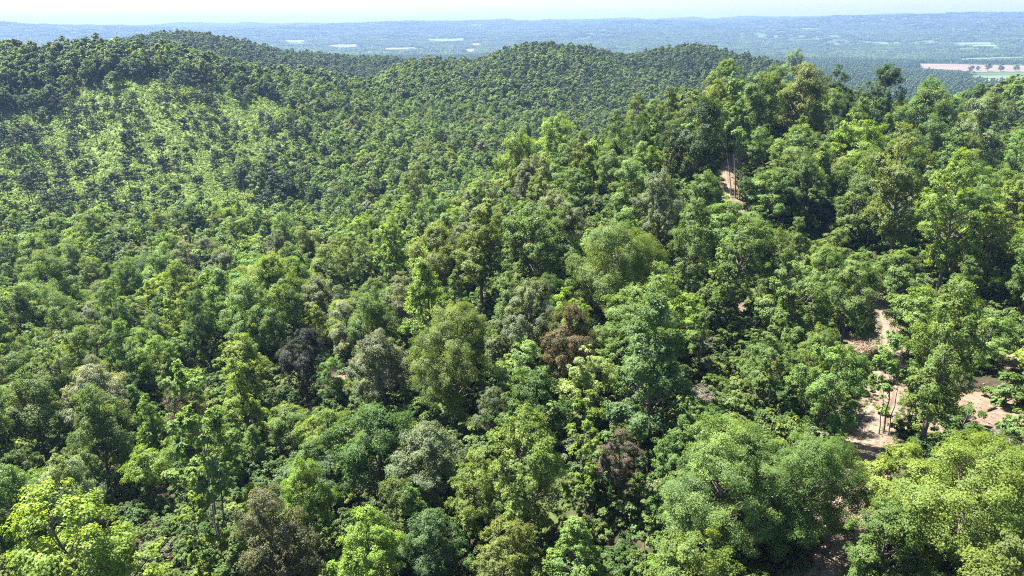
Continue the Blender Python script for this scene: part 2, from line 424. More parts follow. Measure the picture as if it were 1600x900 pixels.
# ------------------------------------------------------------------ tree shapes
PROFILE = {   # crown outline: (height fraction in crown, radius fraction); crown base fraction; height / crown diameter
 'round':   ([0,.12,.35,.6,.8,.93,1], [.5,.85,1,.93,.7,.42,.1], .28, 1.48),
 'broad':   ([0,.12,.35,.6,.8,.93,1], [.55,.9,1,.95,.75,.45,.1], .24, 1.12),
 'cone':    ([0,.12,.3,.5,.7,.88,1],  [.55,.95,1,.84,.58,.3,.04], .16, 1.95),
 'tall':    ([0,.15,.4,.65,.85,.95,1],[.45,.8,1,.9,.62,.36,.1], .26, 2.05),
 'umbrella':([0,.2,.45,.7,.88,1],     [.25,.6,.9,1,.72,.15], .42, 1.15),
 'layer':   ([0,.15,.4,.65,.85,1],    [.6,.95,1,.8,.5,.12], .22, 1.25),
 'column':  ([0,.1,.4,.7,.9,1],       [.6,.9,1,.9,.6,.15], .10, 2.6),
 'slim':    ([0,.2,.5,.75,.92,1],     [.5,.8,1,.85,.5,.1], .30, 2.6),
 'shrub':   ([0,.2,.5,.8,1],          [.8,1,.95,.65,.2], .02, 0.75),
}

def unit(v): return v / (np.linalg.norm(v, axis=-1, keepdims=True) + 1e-9)

def build_tree(seed, form, D=9.0, nleaf=9000, leaf=0.34, nlobe=30, twig=True, sides=6):
    """returns (trunk paths co, faces), (leaf co, faces, var). Real metres, base at the origin."""
    rg = np.random.default_rng(seed)
    pt, pr_, zb, asp = PROFILE[form]
    asp = asp * rg.uniform(.9, 1.14); zb = zb * rg.uniform(.8, 1.2)
    H = D * asp; R = D / 2
    # lobes of foliage
    ts = rg.random(nlobe * 6); w = np.interp(ts, pt, pr_)
    ts = ts[rg.random(len(ts)) < w][:nlobe]
    if form not in ('layer', 'umbrella'): ts[:2] = (.96, .88)
    nl = len(ts)
    th = np.arange(nl) * 2.39996 + rg.random(nl) * 0.9
    lobew = 1 + 0.15 * np.sin(th * 2 + rg.random() * 6) + 0.11 * np.sin(th * 3 + rg.random() * 6)
    rl = R * rg.uniform(.19, .38, nl) * (0.9 if form in ('cone', 'slim', 'column') else 1)
    rad = np.maximum(np.interp(ts, pt, pr_) * R * rg.uniform(.66, 1.08, nl) * lobew - rl * .65, 0)
    inner = rg.random(nl) < .16; rad[inner] *= .5
    gap = np.abs((th - rg.random() * 6.283 + math.pi) % 6.283 - math.pi) < .55
    rad[gap] *= rg.uniform(.55, .8)
    zz = (zb + (1 - zb) * ts) * H - rl * .5 + rg.normal(0, .02 * H, nl)
    lean = rg.normal(0, .05, 2) * H
    fz = zz / H
    LC = np.stack((rad * np.cos(th) + lean[0] * fz, rad * np.sin(th) + lean[1] * fz, zz), 1)
    outw = unit(np.stack((np.cos(th), np.sin(th), np.full(nl, .55)), 1))
    # clumps on each lobe
    ncl = (12 if nleaf > 3000 else 8) if form != 'layer' else 9
    cd = unit(rg.normal(0, 1, (nl, ncl, 3)) + outw[:, None, :] * 1.0 + np.array((0, 0, .35)))
    flat = np.array((1, 1, .8)) if form not in ('layer', 'umbrella') else np.array((1.1, 1.1, .66))
    CC = LC[:, None, :] + cd * flat * (rl[:, None, None] * rg.uniform(.45, 1.2, (nl, ncl, 1)))
    rc = rl[:, None] * (rg.uniform(.22, .46, (nl, ncl)) if nleaf > 3000 else rg.uniform(.32, .56, (nl, ncl)))
    CC = CC.reshape(-1, 3); rc = rc.ravel(); cdf = cd.reshape(-1, 3)
    m = len(CC)
    per = np.maximum((nleaf * rc ** 2 / np.sum(rc ** 2)).astype(int), 3)
    ci = np.repeat(np.arange(m), per); N = len(ci)
    ld = unit(rg.normal(0, 1, (N, 3)) + cdf[ci] * .55 + np.array((0, 0, .35)))
    cflat = np.array((1, 1, .85)) if form not in ('layer', 'umbrella') else np.array((1.1, 1.1, .68))
    stray = np.where(rg.random(N) < .08, rg.uniform(1.1, 1.6, N), 1.12)
    pos = CC[ci] + ld * cflat * (rc[ci] * rg.random(N) ** .45 * stray)[:, None]
    nrmv = unit(ld * .40 + cdf[ci] * .40 + outw[ci // ncl] * .35 + np.array((0, 0, .75 if form == 'shrub' else .42)) + rg.normal(0, .32, (N, 3)))
    pos[:, 2] = np.maximum(pos[:, 2], 0.15)
    t = unit(np.cross(nrmv, rg.normal(0, 1, (N, 3)))); b = np.cross(nrmv, t)
    L = leaf * rg.uniform(.6, 1.3, N); W = L * rg.uniform(.5, .8, N)
    fold = nrmv * (L * .12)[:, None]
    p0 = pos - t * (L / 2)[:, None]; p2 = pos + t * (L / 2)[:, None] - fold
    p1 = pos + b * (W / 2)[:, None] + fold; p3 = pos - b * (W / 2)[:, None] + fold
    lco = np.stack((p0, p1, p2, p3), 1).reshape(-1, 3)
    lf = np.arange(N * 4).reshape(-1, 4)
    lobe_of = ci // ncl
    var = np.clip(.5 + rg.normal(0, .09, N) + rg.normal(0, .14, nl)[lobe_of] + rg.normal(0, .10, m)[ci], 0, 1)
    # wood
    paths = []
    top = np.array((lean[0] * .9, lean[1] * .9, H * .86))
    k = 9; s = np.linspace(0, 1, k)[:, None]
    bend = rg.normal(0, .012, (k, 2)) * H; bend[0] = 0
    tp_ = np.concatenate((top[None, :2] * s ** 1.3 + np.cumsum(bend, 0) * .5, top[2] * s), 1); tp_[0, 2] = -1.0
    r0 = max(.022 * H, .1) * (0.33 if form in ('slim', 'column') else .85)
    tr = r0 * (1 - .86 * s[:, 0]); tr[0] *= 1.45
    paths.append((tp_, tr))
    if form in ('slim',):
        for q in range(2):
            a = rg.random() * 6.28; o = np.array((math.cos(a), math.sin(a), 0)) * rg.uniform(.5, .9)
            sp = tp_.copy(); sp += o; sp[:, :2] += (np.array((math.cos(a), math.sin(a))) * .05 * H)[None] * s ** 1.5; sp[:, 2] *= rg.uniform(.82, .95); sp[0, 2] = -1
            paths.append((sp, tr * .7))
    def trunk_at(z):
        zz_ = np.clip(z, .05 * H, .84 * H)
        return np.array((np.interp(zz_, tp_[:, 2], tp_[:, 0]), np.interp(zz_, tp_[:, 2], tp_[:, 1]), zz_)), np.interp(zz_, tp_[:, 2], tr)
    lpaths, wpaths = [], []
    for q in range(nl):
        hor = math.hypot(LC[q, 0] - lean[0] * fz[q], LC[q, 1] - lean[1] * fz[q])
        o, ro = trunk_at(LC[q, 2] - .75 * hor - .3)
        mid = (o + LC[q]) / 2 + np.array((0, 0, -.08 * hor)) + rg.normal(0, .05, 3) * hor
        r1 = min(ro * .6, .012 * H + .02 * hor)
        lpaths.append((np.array((o, mid, LC[q])), np.array((r1, r1 * .7, r1 * .35))))
        if twig:
            for c in range(0, ncl, 2):
                e = CC[q * ncl + c]
                wpaths.append((np.array((LC[q] * .8 + mid * .2, e)), np.array((r1 * .4, r1 * .12))))
    co, fs = tubes(paths, sides)
    a, f = tubes(lpaths, 4 if sides > 4 else 3); fs = np.concatenate((fs, f + len(co))); co = np.concatenate((co, a))
    if wpaths:
        a, f = tubes(wpaths, 3); fs = np.concatenate((fs, f + len(co))); co = np.concatenate((co, a))
    return (co, fs), (lco, lf, var), H

def build_pine(seed, H=17.0, nleaf=1500, leaf=.7, sides=5, sparse=False):
    rg = np.random.default_rng(seed)
    lean = rg.normal(0, .03, 2) * H
    nb = 26 if not sparse else 16
    zf = np.sort(rg.uniform(.42, .99, nb)); th = np.arange(nb) * 2.4 + rg.random(nb)
    ln = H * (.05 + .17 * np.sin(np.clip((1.02 - zf) / .6, 0, 1) * math.pi * .62)) * rg.uniform(.55, 1.15, nb)
    o = np.stack((lean[0] * zf, lean[1] * zf, zf * H), 1)
    e = o + np.stack((np.cos(th) * ln, np.sin(th) * ln, ln * rg.uniform(.05, .35, nb)), 1)
    k = 5; C = []
    for q in range(nb):
        for f in np.linspace(.5, 1, k): C.append(o[q] * (1 - f) + e[q] * f + rg.normal(0, .025 * H, 3) * np.array((1, 1, .5)))
    C = np.array(C); m = len(C)
    ci = rg.integers(0, m, nleaf); N = nleaf
    ld = unit(rg.normal(0, 1, (N, 3)) + np.array((0, 0, .4)))
    pos = C[ci] + ld * (np.array((1, 1, .55)) * .045 * H) * rg.random((N, 1)) ** .5
    nv = unit(ld + rg.normal(0, .5, (N, 3)) + np.array((0, 0, .4))); t = unit(np.cross(nv, rg.normal(0, 1, (N, 3)))); b = np.cross(nv, t)
    L = leaf * rg.uniform(.7, 1.3, N); W = L * .42
    lco = np.stack((pos - t * (L / 2)[:, None], pos + b * (W / 2)[:, None], pos + t * (L / 2)[:, None], pos - b * (W / 2)[:, None]), 1).reshape(-1, 3)
    var = np.clip(.5 + rg.normal(0, .15, N), 0, 1)
    s = np.linspace(0, 1, 6)[:, None]
    tpth = np.concatenate((lean[None] * s, s * H), 1); tpth[0, 2] = -1
    paths = [(tpth, .014 * H * (1 - .85 * s[:, 0]))]
    bp = [(np.array((o[q], e[q])), np.array((.05, .02)) * H / 17) for q in range(nb)]
    co, fs = tubes(paths, sides); a, f = tubes(bp, 3)
    return (np.concatenate((co, a)), np.concatenate((fs, f + len(co)))), (lco, np.arange(N * 4).reshape(-1, 4), var), H

def build_dead(seed, H=13.0, spread=.33, dens=9):
    """bare trunk and its dead branches: returns trunk and branch tubes"""
    rg = np.random.default_rng(seed)
    s = np.linspace(0, 1, 8)[:, None]; ln = rg.normal(0, .05, 2) * H
    tr = np.concatenate((ln[None] * s ** 1.5, s * H), 1); tr[1:, :2] += np.cumsum(rg.normal(0, .01, (7, 2)) * H, 0); tr[0, 2] = -1
    rad = .017 * H * (1 - .85 * s[:, 0])
    br = []
    def grow(p, d, L, r, lev):
        pts = [p]; q = p.copy(); dd = d.copy()
        for k in range(3):
            dd = unit(dd + rg.normal(0, .22, 3) + np.array((0, 0, .1))); q = q + dd * L / 3; pts.append(q.copy())
        pts = np.array(pts); br.append((pts, r * np.array((1, .8, .55, .25))))
        if lev > 0:
            for c in range(3 + (lev > 1)):
                f = rg.uniform(.35, 1); w = pts[0] * (1 - f) + pts[-1] * f
                grow(w, unit(dd + rg.normal(0, .65, 3)), L * rg.uniform(.4, .62), r * .5, lev - 1)
    for k in range(dens):
        f = rg.uniform(.42, .98); p = np.array([np.interp(f, s[:, 0], tr[:, c]) for c in range(3)])
        a = k * 2.4 + rg.random(); grow(p, unit(np.array((math.cos(a), math.sin(a), rg.uniform(.3, 1.1)))), H * spread * rg.uniform(.5, 1) * (1.25 - f * .6), .0055 * H, 2)
    return tubes([(tr, rad)], 6), tubes(br, 3), H

# ---- high detail shapes used by the individual trees
HQ = {}
def hq(form, k):
    key = (form, k)
    if key not in HQ:
        nl = {'broad': 100000, 'round': 34000, 'cone': 24000, 'tall': 28000, 'umbrella': 20000, 'layer': 26000, 'column': 14000, 'slim': 13000, 'shrub': 5500}[form]
        D = {'broad': 12.0, 'round': 9.5, 'cone': 7.0, 'tall': 8.0, 'umbrella': 8.0, 'layer': 9.0, 'column': 4.5, 'slim': 5.0, 'shrub': 3.4}[form]
        lobes = {'broad': 60, 'round': 46, 'cone': 48, 'tall': 48, 'umbrella': 30, 'layer': 34, 'column': 30, 'slim': 34, 'shrub': 14}[form]
        lf = {'broad': .142, 'round': .205, 'cone': .19, 'tall': .20, 'umbrella': .20, 'layer': .215, 'column': .19, 'slim': .20, 'shrub': .18}[form]
        t, l, H = build_tree(1000 + 37 * k + 991 * (sorted(PROFILE).index(form)), form, D, nl, lf, lobes)
        tm = mesh_np(form + "_trunk", t[0], t[1], [BARK if form != 'slim' or k % 2 else PALE_BARK], smooth_f=True)
        lm = mesh_np(form + "_crown", l[0], l[1], [LEAF], attrs={'var': ('FACE', l[2])})
        HQ[key] = (tm, lm, D, H)
    return HQ[key]
NVAR = {'broad': 3, 'round': 5, 'cone': 4, 'tall': 4, 'umbrella': 2, 'layer': 3, 'column': 2, 'slim': 2, 'shrub': 3}

# colours of the foliage (base colours in scene-linear light)
TINT = {'lime': (.124, .196, .034), 'yellow': (.106, .170, .032), 'light': (.098, .168, .046), 'mid': (.074, .126, .032), 'deep': (.046, .092, .023), 'dark': (.032, .062, .021),
        'olive': (.096, .146, .034), 'grey': (.098, .136, .072), 'silver': (.145, .185, .105), 'blue': (.066, .122, .046), 'purple': (.086, .070, .064), 'plum': (.030, .038, .034),
        'brown': (.078, .066, .030), 'dull': (.084, .098, .046), 'pale': (.160, .235, .080), 'pine': (.042, .066, .030), 'bluegreen': (.045, .078, .040)}
TINT = {k: (a * 1.30, b * 1.19, c * 1.15) for k, (a, b, c) in TINT.items()}
CNAME = {'lime': 'lime green', 'yellow': 'yellow-green', 'light': 'light green', 'mid': 'mid green', 'deep': 'deep green', 'dark': 'dark green', 'olive': 'olive green', 'grey': 'grey-green',
         'silver': 'silvery green', 'blue': 'blue-green', 'purple': 'purple-grey', 'plum': 'dark plum', 'brown': 'reddish brown', 'dull': 'dull brownish', 'pale': 'pale lime', 'pine': 'dark green', 'bluegreen': 'dark blue-green'}
SHAPE = {'broad': 'broad spreading', 'round': 'round-topped', 'cone': 'pointed', 'tall': 'tall oval', 'umbrella': 'flat-topped', 'layer': 'layered', 'column': 'narrow column', 'slim': 'slender', 'shrub': 'bushy'}

# ------------------------------------------------------------------ trees that can be told apart in the photograph
# (crown centre u, v, crown width in photograph pixels, crown shape, colour, label, short name others are located by)
HAND = [
 (150,850,195,'tall','lime',"large lime green leafy tree filling the bottom left corner area","large lime tree at bottom left"),
 (30,800,115,'round','light',"light green round tree cut by the left edge, left of the silvery tree",None),
 (115,795,88,'round','silver',"silvery pale green round tree just above the large bottom left lime tree","silvery tree at lower left"),
 (432,862,125,'round','dull',"dull grey-brown leaved tree at the bottom edge, left of centre","grey-brown tree at the bottom"),
 (322,735,105,'slim','light',"slender light green tree with a tall pale trunk and bare lower limb","slender pale-trunked tree at lower left"),
 (590,862,105,'tall','lime',"bright lime tree at the bottom edge right of the dark hollow","bright lime tree at bottom centre"),
 (675,850,100,'round','blue',"blue-green tree at the bottom edge against the bright lime tree",None),
 (822,735,112,'tall','olive',"tall olive green tree left of the yellow-topped column tree","tall olive tree left of the yellow column"),
 (912,715,66,'column','yellow',"narrow yellow-green column tree touching the purple-grey tree","narrow yellow column tree"),
 (972,715,72,'tall','purple',"purple-grey leaved tree with bare lower trunk in the dark hollow","purple-grey tree"),
 (912,862,108,'cone','light',"light green pointed tree at the bottom edge below the purple-grey tree",None),
 (1135,760,185,'broad','light',"huge light green spreading tree left of the dirt track at bottom","huge light green tree by the track"),
 (1254,752,165,'broad','mid',"broad mid green tree on the left side of the dirt track","broad mid green tree by the track"),
 (1384,848,128,'round','mid',"round mid green tree right of the track at the bottom edge","round tree right of the track"),
 (1394,760,112,'round','lime',"small lime tree between dirt track and huge bottom right tree",None),
 (1502,770,235,'broad','yellow',"huge yellow-green spreading tree in the bottom right corner","huge yellow-green tree at bottom right"),
 (28,738,85,'layer','deep',"deep green feathery tree at the left edge","feathery tree at left edge"),
 (157,695,92,'round','mid',"dark-sided dome tree with bright rim beside the umbrella tree","dome tree with bright rim"),
 (234,730,78,'umbrella','lime',"umbrella shaped tree with a bright flat dome and dark underside","umbrella tree"),
 (240,665,52,'cone','lime',"small pointed lime tree above the umbrella tree","pointed lime tree above umbrella tree"),
 (208,635,48,'cone','light',"small pointed light green tree beside the silver-grey dome",None),
 (150,745,58,'cone','light',"light green pointed tree below the dark-sided dome tree",None),
 (302,690,62,'cone','lime',"first of two pointed lime trees right of the umbrella tree",None),
 (346,700,60,'cone','lime',"second of two pointed lime trees right of the umbrella tree","second pointed lime tree"),
 (388,695,42,'cone','light',"little pointed light green tree left of the soil gap",None),
 (86,668,48,'layer','light',"small bright layered tree left of the dome tree",None),
 (153,630,92,'round','silver',"silver-grey domed tree above the dome tree with bright rim","silver-grey dome"),
 (55,645,105,'round','mid',"broad mid green tree at left below the valley slope","broad mid green tree at left"),
 (285,628,68,'round','dull',"dull brownish round tree above the pointed lime trees","dull brownish round tree"),
 (588,680,128,'round','deep',"large deep green oak-like tree above the dark hollow","large deep green oak-like tree"),
 (490,712,105,'layer','blue',"pale blue-green feathery tree left of the large deep green oak","feathery blue-green tree"),
 (662,715,115,'round','grey',"grey-green clumpy tree right of the large deep green oak","grey-green clumpy tree"),
 (728,770,80,'tall','olive',"tall olive tree below the grey-green clumpy tree",None),
 (770,648,54,'round','grey',"small grey-green dome right of the grey-green clumpy tree",None),
 (835,625,115,'layer','deep',"deep green layered tree below the pale lime layered trees","deep green layered tree"),
 (708,562,142,'broad','olive',"big olive-lime dome in the centre of the picture","big olive-lime dome"),
 (676,488,92,'cone','lime',"lime green pointed tree just above the big olive-lime dome","lime tree above the olive dome"),
 (818,572,78,'layer','pale',"pale lime layered tree left of the reddish brown tree","left pale lime layered tree"),
 (915,598,95,'layer','pale',"pale lime layered tree below the reddish brown tree","right pale lime layered tree"),
 (893,540,88,'round','brown',"reddish brown leaved tree near the picture's centre","reddish brown tree"),
 (823,512,88,'round','grey',"bluish grey-green tree left of the reddish brown tree","bluish grey tree"),
 (1012,572,130,'cone','blue',"large blue-green pointed tree right of the pale lime layered trees","large blue-green pointed tree"),
 (598,572,92,'round','grey',"grey-green clumpy dome left of the big olive-lime dome","grey dome left of olive dome"),
 (543,512,64,'round','silver',"small silver-grey dome right of the lime cone",None),
 (472,566,72,'round','plum',"very dark plum coloured tree left of the centre","dark plum tree"),
 (434,512,76,'round','mid',"mid green round tree above left of the dark plum tree",None),
 (492,515,44,'cone','lime',"small lime cone directly above the dark plum tree",None),
 (580,528,78,'round','mid',"mid green round tree between silver-grey dome and lime tree",None),
 (516,590,48,'round','light',"bright green small round tree right of the dark plum tree",None),
 (382,568,72,'tall','lime',"bright lime tall tree left of the dark plum tree","bright lime tall tree"),
 (322,525,52,'tall','deep',"tall deep green tree with bare trunk left of bright lime tree",None),
 (385,628,72,'cone','lime',"lime green pointed tree below the bright lime tall tree",None),
 (516,412,62,'tall','olive',"leftmost tall olive tree of the group on the slope","leftmost tall olive tree"),
 (546,405,42,'tall','olive',"second tall olive tree of the group on the slope",None),
 (574,412,40,'tall','olive',"third tall olive tree of the group on the slope",None),
 (611,400,42,'slim','lime',"slim lime dome with bare trunk right of the tall olive group","slim lime dome"),
 (682,398,88,'round','olive',"olive-lime round tree left of the open many-stemmed tree","olive round tree mid slope"),
 (752,385,84,'tall','olive',"open tall tree with several dark stems showing","open many-stemmed tree"),
 (642,338,46,'round','lime',"lime dome above the olive-lime round tree",None),
 (660,305,44,'tall','olive',"tall olive tree on the spur above the lime dome",None),
 (842,382,112,'round','mid',"mid green dome right of the open many-stemmed tree","mid green dome"),
 (962,410,138,'broad','olive',"large olive-lime spreading tree right of the mid green dome","large olive spreading tree"),
 (868,242,78,'round','lime',"lime dome on the ridge shoulder below the far hill","lime dome on ridge shoulder"),
 (846,292,48,'cone','olive',"olive cone below the lime dome on the ridge shoulder",None),
 (806,278,46,'tall','olive',"tall dark olive tree left of the olive cone",None),
 (908,292,58,'layer','mid',"mid green layered tree right of the olive cone",None),
 (1080,408,72,'tall','mid',"tall mid green tree with dark base right of large olive tree","tall mid green tree"),
 (1146,400,76,'tall','mid',"tall mid green tree next to the soil glimpses below the track","tall tree by the soil glimpse"),
 (1236,478,100,'layer','light',"light green layered tree left of the track's upper bend","light layered tree by the track bend"),
 (1246,392,46,'cone','olive',"olive pointed tree above the light layered tree",None),
 (1302,388,58,'layer','olive',"olive layered tree right of the olive pointed tree",None),
 (1092,232,96,'round','dark',"dark round oak-like tree on the ridge left of the upper track","dark round ridge tree"),
 (1160,218,54,'slim','light',"light green tree on bare trunk beside the upper track","light tree on bare trunk"),
 (1198,300,80,'layer','light',"bright green spreading tree right of the upper track","bright spreading tree by upper track"),
 (1126,345,84,'layer','light',"light green layered tree just below the upper track",None),
 (1326,325,84,'layer','mid',"bright mid green layered tree right of centre on the ridge","layered ridge tree"),
 (1415,300,98,'tall','olive',"thin olive tree with grey bare twigs showing","thin olive tree with bare twigs"),
 (1398,352,70,'layer','light',"light tree with dead twigs above the track bend",None),
 (1488,365,88,'tall','lime',"tall lime tree with dark trunk right of the track bend","tall lime tree by the bend"),
 (1548,372,84,'tall','lime',"tall lime tree nearest the right edge above the sumac",None),
 (1405,418,82,'layer','light',"light green layered tree beside the start of the upper bend",None),
 (1432,486,92,'umbrella','light',"bright flat-topped small tree at the track's upper bend","flat-topped tree at the bend"),
 (1464,592,116,'tall','mid',"large mid green tree with shaded base right of the track","large tree right of the track"),
 (1402,580,66,'slim','light',"slender three-stemmed light green tree standing on the bare track","three-stemmed tree on the track"),
 (1545,508,86,'layer','light',"bright layered tree at the right edge above the shadowed soil","layered tree at right edge"),
 (1296,605,105,'round','light',"bushy light green tree on the left bank of the track","bushy tree on left bank"),
 (1212,585,60,'column','mid',"vine-clad green column tree left of the bushy track-side tree","vine-clad column tree"),
 (1092,535,34,'slim','light',"little bright tree in the dark hollow below the snag",None),
 (1310,140,46,'tall','dark',"dark tall tree standing up from the ridge crest","dark tall crest tree"),
 (1255,160,82,'round','olive',"olive round tree on the ridge crest left of the dark tall tree","olive crest tree"),
 (1185,175,66,'round','mid',"mid green round tree on the crest above the upper track",None),
 (1130,140,62,'round','olive',"olive green round tree at the left end of the ridge crest",None),
 (1240,118,44,'round','light',"light green round tree sticking out on the crest skyline",None),
 (1370,170,70,'round','dark',"dark green round tree right of the dark tall crest tree",None),
 (1180,160,34,'round','lime',"small lime dome lit up on the ridge crest",None),
 (1325,478,84,'round','mid',"mid green round tree against the left of the upper track bend",None),
 (1284,438,72,'round','light',"light green round tree above the light layered track-side tree",None),
 (1338,425,58,'layer','light',"small light layered tree at the top of the track bend",None),
 (1186,348,66,'layer','light',"light layered tree just right of the lower soil glimpse",None),
 (1205,410,62,'tall','mid',"mid green tall tree right of the soil glimpse",None),
 (1105,300,64,'round','mid',"mid green round tree at the left foot of the upper track",None),
 (1590,320,60,'tall','lime',"lime tall tree cut by the right edge",None),
 (1030,340,70,'round','grey',"grey-green round tree left of the upper track",None),
 (990,300,76,'round','light',"light green clumpy tree on the ridge flank",None),
 (958,255,62,'round','mid',"mid green round tree on the ridge flank above the clumpy tree",None),
 (1330,240,96,'round','lime',"lime green round tree on the sunny ridge top","lime tree on the ridge top"),
 (1250,235,86,'round','light',"light green round tree in the middle of the ridge top",None),
 (1440,200,80,'round','mid',"mid green round tree on the right part of the ridge top",None),
 (1530,225,90,'round','grey',"grey-green round tree on the ridge near the right edge",None),
]

KIND = []   # every tree: dict(x, y, z, D, H, form, var, tint, name...)
def jit(c, s=.12):
    c = np.array(c) * RNG.uniform(1 - s, 1 + s) * (1 + RNG.normal(0, .035, 3)); return tuple(float(max(q, .01)) for q in c)

for u, v, w, form, colr, label, anchor in HAND:
    pt, pr_, zb, asp = PROFILE[form]
    czf = zb + (1 - zb) * .52                   # crown centre as a fraction of the height
    h = hit(u, v, rel=czf * asp * w / F)
    x, y, d = h; D = w * d / F; H = D * asp
    KIND.append(dict(x=x, y=y, D=D, H=H, form=form, tint=jit(TINT[colr], .05), colr=colr, label=label, anchor=anchor, u=u, v=v, hand=True))

# ------------------------------------------------------------------ the rest of the wood
CLEAR = [(1305,885,22),(1535,605,20),(1528,668,14),(1585,560,16),(1342,735,12),(1350,700,12),(1366,660,16),(1340,640,14),(1378,610,12),(1372,575,10),(1345,540,14),(1366,500,10),(1372,468,14),(1395,470,10),(1545,640,24),(1566,590,18),(1575,560,10),(1445,660,12),(1590,650,10),
         (1138,285,11),(1140,255,8),(1146,320,10),(1180,378,8),(1172,440,8),(1165,470,8),(530,592,6),(266,668,6),(524,565,5),(1090,600,8),(1110,625,10)]
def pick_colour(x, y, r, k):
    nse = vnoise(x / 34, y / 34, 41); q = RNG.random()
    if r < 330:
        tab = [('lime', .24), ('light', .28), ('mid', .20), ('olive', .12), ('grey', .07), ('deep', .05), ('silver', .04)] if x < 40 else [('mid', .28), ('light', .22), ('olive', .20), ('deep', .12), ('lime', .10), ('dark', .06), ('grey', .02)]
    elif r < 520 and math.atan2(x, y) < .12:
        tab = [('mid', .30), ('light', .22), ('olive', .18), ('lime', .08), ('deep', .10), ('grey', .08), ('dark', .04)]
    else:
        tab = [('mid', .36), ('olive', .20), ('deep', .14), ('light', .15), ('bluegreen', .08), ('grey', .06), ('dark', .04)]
    if r > 900: tab = [('deep', .34), ('bluegreen', .30), ('mid', .22), ('dark', .14)]  # far mix darker: missing shade among coarse crowns is put into leaf colour
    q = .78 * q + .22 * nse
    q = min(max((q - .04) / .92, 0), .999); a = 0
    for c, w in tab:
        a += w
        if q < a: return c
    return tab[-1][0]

def scatter(r0, r1, cell, az, dmin):
    """jittered points in a wedge"""
    xm = r1 * math.sin(math.radians(az))
    X, Y = np.meshgrid(np.arange(-xm, xm, cell), np.arange(max(0, r0 * .6 - 5), r1, cell))
    X = X + (np.floor(Y / cell) % 2) * cell / 2
    X = X + RNG.uniform(-.36, .36, X.shape) * cell; Y = Y + RNG.uniform(-.36, .36, Y.shape) * cell
    x, y = X.ravel(), Y.ravel(); r = np.hypot(x, y)
    k = (r >= r0) & (r < r1) & (np.abs(np.degrees(np.arctan2(x, y))) < az)
    return x[k], y[k], r[k]

hx = np.array([t['x'] for t in KIND]); hy = np.array([t['y'] for t in KIND]); hD = np.array([t['D'] for t in KIND])
x, y, r = scatter(34, 335, 5.9, 52, 0); kq = (r < 140) | (RNG.random(len(x)) < .76); x, y, r = x[kq], y[kq], r[kq]
opn = open_mask(x, y); td = track_dist(x, y)
gz_ = ground(x, y)
for xi, yi, ri, oi, ti, zi in zip(x, y, r, opn, td, gz_):
    if (oi > .3 and RNG.random() > .10) or ti < 3.2: continue
    form = RNG.choice(['round', 'cone', 'tall', 'layer', 'slim', 'column', 'broad'], p=[.34, .18, .28, .08, .04, .02, .06])
    if ri < 80 and form in ('broad', 'layer'): form = 'tall'
    D = {'round': 8.6, 'cone': 6.3, 'tall': 7.0, 'layer': 7.6, 'slim': 4.8, 'column': 3.8, 'broad': 9.8}[form] * RNG.uniform(.78, 1.28)
    if ri > 140: D *= 1.22
    D *= .72 + .62 * float(vnoise(xi / 21, yi / 21, 71))
    D = min(D, RNG.uniform(15.5, 20.5) / PROFILE[form][3])
    dd = np.hypot(hx - xi, hy - yi)
    if np.any(dd < .40 * (hD + D) - .6): continue
    H = D * PROFILE[form][3]
    if any(np.hypot(xi - h[0], yi - h[1]) < q * .8 for h, q in BARE): continue
    u, v, d = project(xi, yi, zi + H * .6)
    w = D * F / d; hh = .42 * H * F / d
    if ri < 260 and any(abs(u - cu) < w * .5 + cr * .7 and abs(v - cv) < hh + cr * .7 for cu, cv, cr in CLEAR): continue
    # keep the tall neighbours in front from hiding a tree that stands out in the photograph
    if ri < 190:
        bad = False
        for t in KIND[:len(HAND)]:
            dt = math.hypot(t['x'], t['y'])
            tw = t['D'] * F / dt; th_ = t['H'] * .36 * F / dt
            if ri < dt and abs(u - t['u']) < (w + tw) * .40 and v - hh < t['v'] + th_ * .35 and v + hh * 1.6 > t['v'] - th_: bad = True; break
        if bad: continue
    colr = pick_colour(xi, yi, ri, 0)
    if ri < 95 and xi > -10 and colr in ('lime', 'silver'): colr = 'mid'
    KIND.append(dict(x=xi, y=yi, D=D, H=H, form=str(form), tint=jit(TINT[colr]), colr=colr, label=None, anchor=None, u=float(u), v=float(v), hand=False))

for t in KIND:
    t['z'] = float(ground(t['x'], t['y'])[0])
    t['u'], t['v'], t['d'] = [float(q[0]) for q in project(np.array([t['x']]), np.array([t['y']]), np.array([t['z'] + t['H'] * .62]))]
    t['pw'] = t['D'] * F / t['d']; t['ph'] = t['H'] * (1 - PROFILE[t['form']][2]) * F / t['d']

# how much of each crown the photograph shows: paint crowns near to far
W8, H8 = 400, 225
seen = np.full((H8, W8), -1)
order = sorted(range(len(KIND)), key=lambda k: KIND[k]['d'])
YY, XX = np.mgrid[0:H8, 0:W8]
for k in order:
    t = KIND[k]; cu, cv, a, b = t['u'] / 4, t['v'] / 4, max(t['pw'] / 8 * .92, .6), max(t['ph'] / 8 * .92, .6)
    x0, x1, y0, y1 = int(max(cu - a, 0)), int(min(cu + a + 1, W8)), int(max(cv - b, 0)), int(min(cv + b + 1, H8))
    t['vis'] = 0
    if x1 <= x0 or y1 <= y0: continue
    sub = seen[y0:y1, x0:x1]
    m = ((XX[y0:y1, x0:x1] + .5 - cu) / a) ** 2 + ((YY[y0:y1, x0:x1] + .5 - cv) / b) ** 2 < 1
    m &= sub < 0
    sub[m] = k; t['vis'] = int(m.sum())
auto = sorted([t for t in KIND if not t['hand']], key=lambda t: -t['vis'])
N_IND = 300 - len(HAND)
for q, t in enumerate(auto): t['ind'] = q < N_IND and t['vis'] >= 6
for t in KIND:
    if t['hand']: t['ind'] = True

